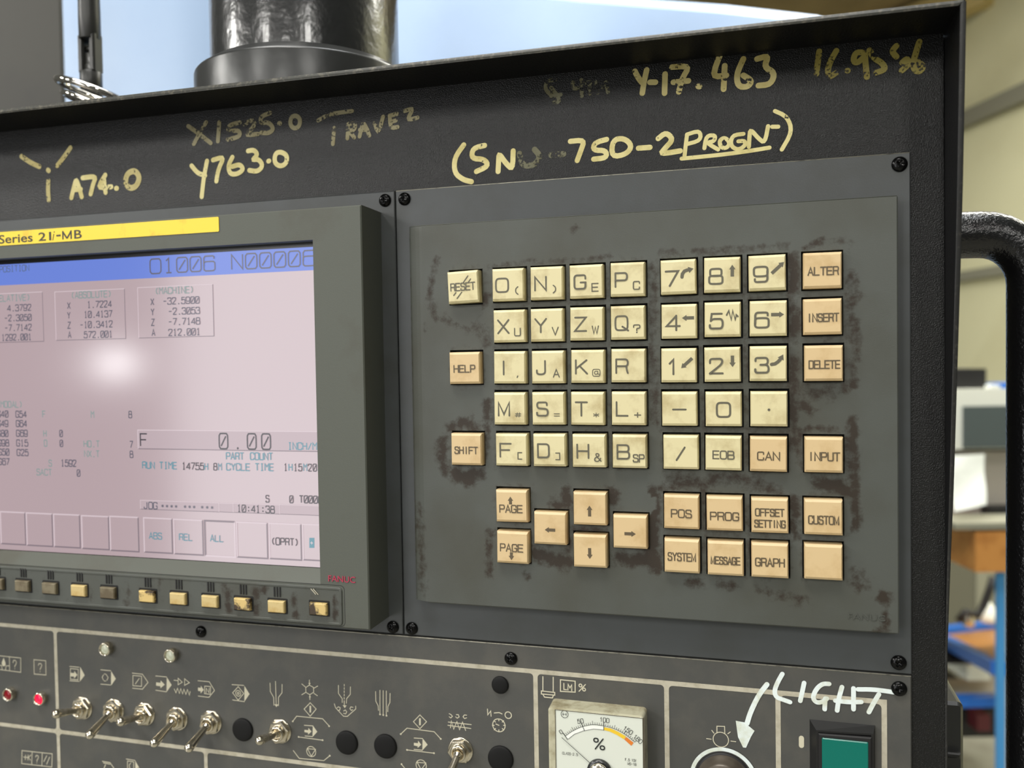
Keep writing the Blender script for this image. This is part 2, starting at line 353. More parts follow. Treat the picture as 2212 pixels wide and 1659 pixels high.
# single-stroke lettering on a 4 x 6 grid; '~' = curved, 'o' = closed curve
GL = {
'A': '0,0 2,6 4,0|.7,2 3.3,2', 'B': '0,0 0,6|~0,6 2,6 3.9,6 3.9,3.1 2,3.1 0,3.1|~0,3.1 2,3.1 4.1,3.1 4.1,0 2,0 0,0',
'C': '~3.9,4.4 3.9,6 2,6 0,6 0,3 0,0 2,0 3.9,0 3.9,1.6', 'D': '0,0 0,6|~0,6 1.6,6 4,6 4,3 4,0 1.6,0 0,0', 'E': '4,6 0,6 0,0 4,0|0,3.1 3.6,3.1',
'F': '4,6 0,6 0,0|0,3.1 3.4,3.1', 'G': '~3.9,4.4 3.9,6 2,6 0,6 0,3 0,0 2,0 3.9,0 3.9,2.8|2.2,2.8 3.95,2.8', 'H': '0,0 0,6|4,0 4,6|0,3.1 4,3.1',
'I': '2,0 2,6', 'J': '~3.2,6 3.2,3 3.2,0 .2,0 .2,1.8', 'K': '0,0 0,6|3.8,6 0,2.2|1.3,3.5 4,0', 'L': '0,6 0,0 3.8,0', 'M': '0,0 0,6 2,.6 4,6 4,0',
'N': '0,0 0,6 4,0 4,6', 'O': 'o0,0 2,-.1 4,0 4.15,3 4,6 2,6.1 0,6 -.15,3', 'P': '0,0 0,6|~0,6 2,6 4,6 4,2.8 2,2.8 0,2.8', 'Q': 'o0,0 2,-.1 4,0 4.15,3 4,6 2,6.1 0,6 -.15,3|2.3,1.5 4.3,-.3',
'R': '0,0 0,6|~0,6 2,6 4,6 4,3 2,3 0,3|~1.8,3 3.6,3 3.6,1.5 4,0', 'S': '~3.7,4.7 3.7,6 2,6 .1,6 .2,3.4 2,3.2 4,3 4,0 2,0 .1,0 .1,1.4', 'T': '0,6 4,6|2,6 2,0',
'U': '~0,6 0,2.5 0,0 2,0 4,0 4,2.5 4,6', 'V': '0,6 2,0 4,6', 'W': '0,6 1,0 2,5.4 3,0 4,6', 'X': '0,0 4,6|0,6 4,0', 'Y': '0,6 2,3 4,6|2,3 2,0', 'Z': '.1,6 3.9,6 0,0 4,0',
'0': 'o0,0 2,-.1 4,0 4.1,3 4,6 2,6.1 0,6 -.1,3', '1': '.9,4.4 2.3,6 2.3,0', '2': '~.1,4.3 .1,6 2,6 3.9,6 3.9,4 2,2 0,0|0,0 4,0', '3': '~.1,4.7 .1,6 2,6 3.8,6 3.8,3.2 1.6,3.2|~1.6,3.2 4,3.2 4.1,0 2,0 0,0 0,1.4',
'4': '3.1,0 3.1,6|3.1,5.9 0,1.7 4.2,1.7', '5': '3.7,6 .6,6 .3,3.1|~.3,3.1 1,3.9 2,3.9 4,3.9 4,0 2,0 0,0 0,1.4', '6': '~3.8,4.8 3.8,6 2,6 0,6 0,3 0,1.8|o0,0 2,-.1 4,0 4.1,1.85 4,3.7 2,3.8 0,3.7 -.1,1.85', '7': '0,6 4,6 1.2,0',
'8': 'o.3,3.2 2,3.1 3.7,3.2 3.8,4.6 3.7,6 2,6.1 .3,6 .2,4.6|o0,0 2,-.1 4,0 4.1,1.6 4,3.2 2,3.3 0,3.2 -.1,1.6', '9': '~.2,1.2 .2,0 2,0 4,0 4,3 4,4.2|o0,2.3 2,2.2 4,2.3 4.1,4.15 4,6 2,6.1 0,6 -.1,4.15',
'.': '.2.0,.2', ',': '2,.6 1.6,-.8', '-': '.5,3 3.5,3', '/': '.3,0 3.7,6', '(': '~3.2,6 1.6,4.5 1.6,1.5 3.2,0', ')': '~.8,6 2.4,4.5 2.4,1.5 .8,0', '[': '3.4,6 .8,6 .8,.4 3.4,.4', ']': '.6,6 3.2,6 3.2,.4 .6,.4',
'?': '~0,4.2 0,6 2,6 4,6 4,3.4 2,3.4 2,1.6|.2.0,.2', '+': '2,1 2,5|0,3 4,3', '=': '.2,1.6 3.8,1.6|.2,4 3.8,4', '*': '2,.9 2,5.1|.3,1.9 3.7,4.1|.3,4.1 3.7,1.9', '#': '1,.6 1.5,5.4|2.6,.6 3.1,5.4|0,1.9 3.8,1.9|.2,4.1 4,4.1',
'&': '~4.2,0 1,4 .8,6 2.6,6 3,4 0,2.6 0,0 2.6,-.2 4,2.4', '@': 'o.0,0 2,-.1 4,0 4.15,3 4,6 2,6.1 0,6 -.15,3|~2.9,4.3 1,4.5 1,1.6 2.8,1.7 2.9,4.3 2.9,1.6 4,1.8', ':': '.2.0,1.2|.2.0,4.2', '%': 'o0,3.9 1.6,3.9 1.6,6 0,6|o2.4,0 4,0 4,2.1 2.4,2.1|.5,0 3.5,6',
' ': ''}
SCR = {'0': GL['0']+'|.8,1 3.2,5', 'I': '2,0 2,6|1,0 3,0|1,6 3,6', '1': '1,5 2,6 2,0|1,0 3,0', 'M': '0,0 0,6 2,3.4 4,6 4,0', 'T': GL['T'], '3': GL['3']}
def letters(mb, s, c, h, wc, adv, hw, w, it=3, screen=False, ang=0.0, tall=1.0):
    """centre-anchored string c=(u,v); wc glyph width, adv advance"""
    x0 = -adv*(len(s)-1)/2.0; ca, sa = math.cos(ang), math.sin(ang)
    for i, chh in enumerate(s):
        g = (SCR.get(chh) if screen and chh in SCR else GL.get(chh, ''))
        if not g: continue
        for st in g.split('|'):
            closed = st[0] == 'o'; curved = st[0] in '~o'; st = st.lstrip('~o'); dot = False
            if st.startswith('.2.0,'): dot = True; st = '2,'+st[5:]
            pts = [tuple(float(q) for q in p.split(',')) for p in st.split()]
            if curved: pts = chaikin(pts, it, closed)
            q = []
            for x, y in pts:
                X = x0+i*adv+(x-2)/4.0*wc; Y = (y-3)/6.0*h
                q.append((c[0]+X*ca-Y*sa, c[1]+X*sa+Y*ca))
            if dot: mb.disc(q[0], w, hw*1.5)
            else: mb.ribbon(q, w, hw, closed, caps=0 if screen else 6)
def line_text(mb, s, seg, h, w, hw, wc=None, screen=True):
    """string between the centres of its first and last characters (seg = two points)"""
    (ax, ay), (bx, by) = seg
    n = max(1, len(s)-1); adv = math.hypot(bx-ax, by-ay)/n
    letters(mb, s, ((ax+bx)/2, (ay+by)/2), h, wc or adv*0.78, adv, hw, w, it=1 if screen else 3, screen=screen)
def arrow_poly(c, ln, ang, sw=0.62, hw=1.15, hl=1.7):
    pts = [(-ln/2, -sw), (ln/2-hl, -sw), (ln/2-hl, -hw), (ln/2, 0), (ln/2-hl, hw), (ln/2-hl, sw), (-ln/2, sw)]
    a = math.radians(ang); ca, sa = math.cos(a), math.sin(a)
    return [(c[0]+x*ca-y*sa, c[1]+x*sa+y*ca) for x, y in pts]
def font_text(s, width, height, extrude, name, m, parent, pos, bold=0.0, shear=0.0):
    """printed or moulded word in the built-in font, fitted to width x height (mm), centred at pos"""
    cu = bpy.data.curves.new('t', 'FONT'); cu.body = s; cu.extrude = 0.02; cu.offset = bold; cu.shear = shear; cu.resolution_u = 3
    to = bpy.data.objects.new('t', cu); link(to); dg = bpy.context.evaluated_depsgraph_get(); dg.update()
    me = bpy.data.meshes.new_from_object(to.evaluated_get(dg)); bpy.data.objects.remove(to)
    xs = [v.co.x for v in me.vertices]; ys = [v.co.y for v in me.vertices]; x0, x1, y0, y1 = min(xs), max(xs), min(ys), max(ys)
    mb = MB(); mb.v = [(pos[0]+((v.co.x-x0)/(x1-x0)-.5)*width, pos[1]+((v.co.y-y0)/(y1-y0)-.5)*height, pos[2]+(extrude if v.co.z > 0 else 0)) for v in me.vertices]
    mb.f = [tuple(p.vertices) for p in me.polygons]; mb.sm = [False]*len(mb.f); bpy.data.meshes.remove(me)
    return mb.build(name, m, parent)

# ------------------------------------------------------------------ the hall
def wquad(mb, a, b, zlo, zhi, th):
    """vertical slab between plan points a,b (u,w), from height zlo to zhi (v), thickness th behind"""
    A = Vector((a[0], 0, a[1])); B = Vector((b[0], 0, b[1])); T = (B-A).normalized(); N = Vector((0.9314, 0, -0.3641))*th
    vs = []
    for z in (zlo, zhi):
        for p in (A, B, B+N, A+N): vs.append((p.x, z, p.z))
    return mb.add(vs, [(0, 1, 2, 3), (4, 7, 6, 5), (0, 4, 5, 1), (1, 5, 6, 2), (2, 6, 7, 3), (3, 7, 4, 0)])
FL = -1350
d_ = (-0.36409, -0.93136)
def wp(t, off=0): return (1088+d_[0]*t-0.9314*off, -3998+d_[1]*t+0.3641*off)
mb = MB(); wquad(mb, wp(-3500), wp(4000), FL, 1640, 80); tag(mb.build('wall_right', 'wall_cream', org=(1088, 0, -3998)), kind='structure')
mb = MB(); wquad(mb, wp(-3500, 40), wp(4000, 40), 1010, 1085, 40); tag(mb.build('trim_1', 'girt', org=(1088, 1000, -3998)), kind='structure')
mb = MB(); wquad(mb, wp(-3500, 30), wp(4000, 30), 305, 350, 30); tag(mb.build('trim_2', 'girt', org=(1088, 300, -3998)), kind='structure')
mb = MB(); mb.box(-5000, 4000, -30, 0, -8000, 4000); mb.v = [(a, FL+b, c) for a, b, c in mb.v]
tag(mb.build('floor', 'concrete', org=(0, FL, 0)), kind='structure')
mb = MB(); mb.box(-6000, 1800, 1640, 1700, -9000, -2400); tag(mb.build('ceiling', 'ceiling_brown', org=(0, 1640, -4000)), kind='structure')
mb = MB(); mb.bar((-600, 1560, -5600), (1100, 1560, -3900), 90, 120); mb.build('trim_3', 'beam_tan', org=(0, 1560, -4500), kind='structure')
mb = MB(); mb.box(-6000, 2200, FL, 1700, -8100, -8000); tag(mb.build('wall_back', 'wall_cream', org=(0, 0, -8000)), kind='structure')

# machine behind the console: pale blue guard with a rounded top corner
t = thing('machine_guard', 'large pale blue sheet metal machine guard standing behind the black console', 'machine guard', (-200, FL, -470))
outer = [(-1100, FL), (205, FL), (205, 215), (200, 232), (148, 257), (124, 263.5), (70, 276), (5, 289), (-53, 301), (-124, 318), (-300, 360), (-600, 470), (-1100, 560)]
mb = MB(); mb.frustum(outer, [(-500, 0), (-456, 0), (-450, 5)]); mb.build('guard_panel', 'blue_guard', t)
mb = MB(); rim = [(204, 200), (196, 236), (148, 257), (70, 276), (-53, 301), (-124, 318), (-300, 360), (-600, 470), (-1100, 560)]
mb.tube([(a, b+2, -475) for a, b in rim], 9, 10); mb.build('rolled_edge', 'blue_guard', t)
t = thing('machine_column', 'grey green steel column cover at the left edge behind the antenna', 'machine column', (-540, FL, -250))
mb = MB(); mb.frustum([(-700, FL), (-404, FL), (-404, 480), (-700, 480)], [(-203, 0), (-200.5, 0), (-200, .5)]); mb.build('cover_panel', 'grey_steel', t)
mb = MB(); mb.box(-702, -402, FL, FL+40, -216, -195, 2); mb.build('plinth', 'matte_dark', t)
# ------------------------------------------------------------------ console housing (black, flanged)
t = thing('console_housing', 'black leather-grain sheet metal control console housing covered in yellow handwritten notes', 'console', (-60, -300, -100))
FW = -11.5
mb = MB(); n = 12
mb.frustum([(-330, -300), (162.3, -300), (161.6, 85.2), (-330, 87.2)], [(-14, 0), (FW, 0)]); mb.build('face_panel', 'console_paint', t)
mb = MB()   # top flange: underside, rim and top
for (w0, w1) in ((-14, 13.8),):
    mb.add([(-330, 87.0, w0), (161.9, 84.8, w0), (161.9, 84.8, w1), (-330, 87.0, w1), (-330, 89.0, w0), (163.6, 86.6, w0), (163.6, 86.6, w1-.2), (-330, 89.0, w1-.2)],
           [(0, 1, 2, 3), (4, 7, 6, 5), (0, 4, 5, 1), (0, 3, 7, 4), (1, 5, 6, 2)])
mb.build('top_flange', 'flange_paint', t)
mb = MB(); mb.add([(-330, 86.95, 13.8), (161.2, 84.75, 13.8), (163.0, 86.1, 13.9), (162.6, 86.5, 13.8), (-330, 89.0, 13.6), (-330, 87.6, 14.1), (161.5, 85.5, 14.1)], [(0, 1, 6, 5), (5, 6, 3, 4), (1, 2, 6), (2, 3, 6)])
mb.build('top_flange_rim', 'rim_paint', t)
prof = [(86, 13.8, 163.6), (60, 11.6, 163.6), (26, 9.0, 163.5), (0, 6.2, 163.4), (-36, 1.6, 163.3), (-70, -2.6, 163.2), (-93, -5.6, 163.0), (-115, -8.6, 162.8), (-140, -11.2, 162.5), (-300, -11.4, 162.5)]
mb = MB()
for i in range(len(prof)-1):
    (va, wa, ua), (vb, wb, ub) = prof[i], prof[i+1]; ia, ib = min(161.9, ua-.6), min(161.9, ub-.6)
    mb.add([(ia, va, -14), (ib, vb, -14), (ib, vb, wb), (ia, va, wa), (ua, va, -14), (ub, vb, -14), (ub, vb, wb), (ua, va, wa)], [(0, 1, 2, 3), (4, 7, 6, 5)])
mb.build('side_flange', 'flange_paint', t)
mb = MB()
for i in range(len(prof)-1):
    (va, wa, ua), (vb, wb, ub) = prof[i], prof[i+1]; ia, ib = min(161.9, ua-.6)-.1, min(161.9, ub-.6)-.1
    mb.add([(ia, va, wa), (ib, vb, wb), ((ib+ub)/2, vb, wb+.25), ((ia+ua)/2, va, wa+.25), (ub+.05, vb, wb-.1), (ua+.05, va, wa-.1)], [(0, 1, 2, 3), (3, 2, 4, 5)], True)
mb.build('side_flange_rim', 'side_rim', t)
mb = MB(); mb.frustum([(-330, -300), (162.3, -300), (162.3, 84), (-330, 85)], [(-170, 6), (-160, 0), (-14, 0)]); mb.build('rear_shell', 'flange_paint', t)
NOTE_W = FW+0.12
def notes(parent, name, label, m, strokes, hw, w=NOTE_W, smooth=2):
    mb = MB()
    for s in strokes:
        if len(s) > 3 and math.dist(s[0], s[-1]) < 1.6: mb.ribbon(chaikin(s[:-1], smooth, True), w, hw, closed=True)
        else: mb.ribbon(chaikin(s, smooth) if len(s) > 2 else s, w, hw)
    mb.build(name, m, parent, label=label)
nt = lambda *a, **k: notes(t, 'marker_note', *a, **k)
nt('faded note reading X1525.0', 'mark_faint', [[(-155.99,79.94),(-150.04,75.79),(-144.16,71.16)],[(-146.37,80.8),(-149.82,76.38),(-153.2,71.49)],[(-139.4,80.17),(-140.35,71.69)],[(-128.59,79.18),(-134.51,78.44),(-134.89,75.49),(-129.18,75.84),(-128.48,72.81),(-135.19,71.94)],[(-126.18,78.12),(-122.24,79.87),(-120.58,77.19),(-126.32,73.05),(-119.53,73.13)],[(-113.04,81.96),(-117.87,80.73),(-117.95,77.8),(-113.63,77.82),(-111.32,74.68),(-113.76,72.97),(-117.78,73.49)],[(-108.6,76.95),(-108.12,76.82)],[(-100.3,79.77),(-102.68,78.91),(-103.04,75.61),(-100.93,73.76),(-98.37,74.78),(-98,78.06),(-99.83,79.73)]], 1.0)
nt('faded note reading TRAVEL', 'mark_faint', [[(-89.2,76.43),(-83.62,78.79),(-72.7,78.99)],[(-81.49,72.44),(-82.29,65.53)],[(-74.64,73.47),(-75.23,67.39)],[(-74.64,73.47),(-71.2,73.81),(-71.54,70.74),(-74.53,70.6),(-71.89,67.51)],[(-69.36,67.7),(-67.42,74.44),(-64.71,67.71)],[(-69.12,70.53),(-65.54,70.21)],[(-62.1,72.74),(-60.43,67.98),(-58.06,75.19)],[(-54.98,75.31),(-54.65,69.89),(-51.4,70.16)],[(-54.98,75.31),(-51.63,75.8)],[(-54.59,72.62),(-52.22,73.05)],[(-47.95,76.66),(-43.86,77.63),(-47.17,72.59),(-42.22,73.33)]], 0.9)
nt('note reading Y763.0', 'mark_bright', [[(-154.72,61.66),(-151.59,57.96),(-147.6,56.63)],[(-146.4,63.17),(-148.32,55.99),(-149.7,47.02)],[(-143.19,63.35),(-137.19,64.42),(-140.53,58.85),(-141.68,53.61)],[(-132.96,63.82),(-135.33,60.17),(-134.46,56.26),(-130.53,55.96),(-127.24,57.84),(-129.12,60.37),(-133.08,59.57)],[(-124.77,65.97),(-121.65,66.22),(-119.78,63.87),(-122.75,61.74),(-119.35,61.89),(-117.22,58.77),(-119.99,56.28),(-124.33,57.2)],[(-114.48,60.58),(-114.09,60.63)],[(-108.08,64.27),(-110.95,63.74),(-111.44,59.58),(-108.44,57.67),(-105.37,58.86),(-104.9,62.42),(-108.08,64.27)]], 1.1)
nt('note of three short rays above a letter i', 'mark_mid', [[(-252.18,73.8),(-247.12,70.45),(-241.49,67.9)],[(-222.61,75.51),(-226.67,71.3),(-230.74,67.53)],[(-236.34,65.86),(-235.9,65.46)],[(-236.31,60.64),(-236.71,56.08),(-236.44,51.3)]], 1.2)
nt('note reading A74.0', 'mark_bright', [[(-222.94,51.49),(-221.44,55.93),(-219.83,60.35),(-218.31,56.62),(-216.83,51.54)],[(-221.13,55.18),(-217.25,55.18)],[(-215.95,60.52),(-208.04,60.84),(-210.04,56.93),(-211.51,52.53)],[(-202.81,60.9),(-207.59,54.96),(-199.55,55.11)],[(-203.72,59.62),(-202.88,52.66)],[(-196.78,54.2),(-196.35,54.17)]], 1.2)
nt('olive letter o ending the note A74.0', 'mark_mid', [[(-187.44,61.71),(-190.46,60.43),(-191.66,56.51),(-189.1,53.49),(-185.35,54.29),(-183.32,58.13),(-185.12,61.18),(-187.76,61.64)]], 1.4)
nt('faded centre line mark and 4TH', 'mark_gone', [[(18.12,83.12),(14.68,82.93),(13.71,79.7),(16.31,76.99)],[(16.36,79.98),(19.17,76.38),(19.7,73.89),(17.41,73.89)],[(16.31,76.66),(20.32,76.82)],[(25.49,81.25),(25.23,78.53),(29.07,78.69)],[(28.88,81.78),(29.02,75.4)],[(30.55,80.51),(33.58,80.42)],[(32.01,80.58),(32.4,75.94)],[(35.02,80.27),(35.53,76.07)],[(35,78.3),(38.88,78.12)],[(38.91,79.86),(39.63,75.87)]], 0.8)
nt('worn note reading Y-17.463', 'mark_mid', [[(50.47,82.98),(51.84,80.14),(53.12,78.39)],[(55.12,83.02),(53.99,78.3),(53.29,74.07)],[(56.36,78.06),(58.51,77.84)],[(62.28,80.65),(61.99,73.2)],[(64.97,83.03),(71.82,82.81),(68.62,77.85),(67.51,73.18)],[(65.44,77.12),(71.24,77.05)],[(74.99,74.54),(75.41,74.4)],[(83.29,85.76),(80.11,77.49),(85.58,77.65)],[(85,81.38),(84.51,72.52)],[(91.95,83.23),(89.37,77.77),(89.84,73.03),(93.39,72.35),(95.13,74.57),(91.9,76.98)],[(97,82.67),(101.22,83.44),(99.49,79.29),(103.47,76.79),(101.94,72.51),(97.43,72.56)]], 1.1)
nt('dull note reading 16.9556 under the top flange', 'mark_olive', [[(119.31,83.01),(118.71,78.31),(118.32,74.78)],[(125.32,82.53),(123.05,78.63),(122.09,74.77),(123.03,73.01),(125.28,74.43)],[(129.13,74.81),(129.28,74.76)],[(134.23,80.93),(132.01,81.18),(131.08,78.14),(132.55,77.12),(134.59,78.93)],[(135.15,80.43),(135.5,75.7),(135.85,71.74)],[(136.8,81.42),(138.26,78.33),(141.17,76.25),(142.26,73.79),(138.97,72.98)],[(145.9,81.94),(144.63,80.53),(144.81,79.35),(145.89,78.06)],[(147.68,72.82),(150.2,74.87),(149.49,77.08),(147.87,75.71)],[(153.61,82.59),(152.36,78.5),(151.46,75.12),(151.99,72.36),(153.77,71.71),(155.02,73.58),(153.24,75.31)]], 1.05)
nt('opening bracket and letters SN', 'mark_bright', [[(-21.6,60.07),(-25.86,55.02),(-25.97,48.7),(-22.11,45.54),(-18.48,44.47)],[(-12.42,59.07),(-17.62,58.36),(-18.3,54.07),(-12.52,53.39),(-10.89,50.41),(-16.22,48.54)],[(-6.74,47.83),(-6.44,51.77),(-6.26,55.38),(-3.36,50.97),(-0.45,48.14),(-0.08,55.78)]], 1.1)
nt('bold note reading 7SD-2', 'mark_bright', [[(24.03,57.68),(29.91,57.73),(28.27,53.47),(26.75,49.73)],[(38.84,57.19),(33.93,56.29),(33.33,53.27),(38.56,52.84),(38.75,49.87),(33.5,49.74)],[(41.27,56.76),(40.74,50.04),(46.81,50.64),(49.03,53.93),(45.79,57.14),(41.38,56.54)],[(51.52,52.64),(56.07,52.59)],[(59.34,55.76),(62.36,57.97),(65.21,54.94),(61.97,51.78),(60.13,49.57),(67.81,50.23)]], 1.05)
nt('rubbed off letter D', 'mark_gone', [[(2.6,54.44),(3.69,49.29),(8.95,49.22),(11.56,52.6),(9.05,55.6)]], 1.2)
nt('rubbed off hyphen', 'mark_gone', [[(15.95,52.8),(21.11,52.83)]], 1.2)
nt('bold underlined word PROG-N and closing bracket', 'mark_bright', [[(69.37,47.44),(69.94,52.19),(70.51,56.4)],[(70.51,56.4),(75.46,57.56),(75.73,53.61),(70.48,52.68)],[(77.06,50.53),(77.84,55.23),(81.26,55.25),(80.93,52.85),(77.81,52.59),(82.25,49.58)],[(84.76,54.11),(82.69,53.02),(83.29,50.23),(85.55,49.83),(86.8,51.83),(84.76,54.11)],[(91.73,54.76),(87.64,54.59),(86.79,50.78),(89.64,48.65),(92.51,50.3),(92.22,52.11),(89.87,52.1)],[(93.72,49.68),(93.95,53.32),(94.28,56.42),(97.28,52.51),(99.58,50.54),(100.83,56.88)],[(102.33,56.53),(104.52,56.34)],[(103.37,62.34),(107.82,59.86),(109.57,54.03),(105.76,47.64)],[(68.31,47.2),(82.44,47.45),(92.69,47.99),(101.28,48.74)]], 0.78)

# ------------------------------------------------------------------ shared screw
def screw_mesh():
    mb = MB(); seg = 48; rings = 14; R0 = 2.75
    for k in range(rings+1):
        r = R0*k/rings
        for i in range(seg):
            a = 2*PI*i/seg; x, y = r*math.cos(a), r*math.sin(a)
            h = 0.25+1.45*math.sqrt(max(0, 1-(r/R0)**2*0.98))
            if (abs(x) < .34 and abs(y) < 1.25) or (abs(y) < .34 and abs(x) < 1.25) or r < .55: h -= 0.95*(1-r/1.9)
            mb.v.append((x, y, h))
    for k in range(rings):
        for i in range(seg):
            j = (i+1) % seg; a = k*seg; mb.f.append((a+i, a+seg+i, a+seg+j, a+j)); mb.sm.append(k > 6)
    mb.lathe((0, 0, 0), [(R0, 0), (R0, .32)], seg, cap1=False)
    return mb
SCREW = None
def screw(parent, c, w, ang, label=None):
    global SCREW
    if SCREW is None:
        o = screw_mesh().build('screw', 'screw', org=(0, 0, 0)); SCREW = o.data; bpy.data.objects.remove(o)
    o = bpy.data.objects.new('screw', SCREW); link(o); o.parent = parent; o.location = W(c[0], c[1], w)-ORG[parent]
    o.rotation_euler = (0, math.radians(ang), 0); tag(o, label)
    return o

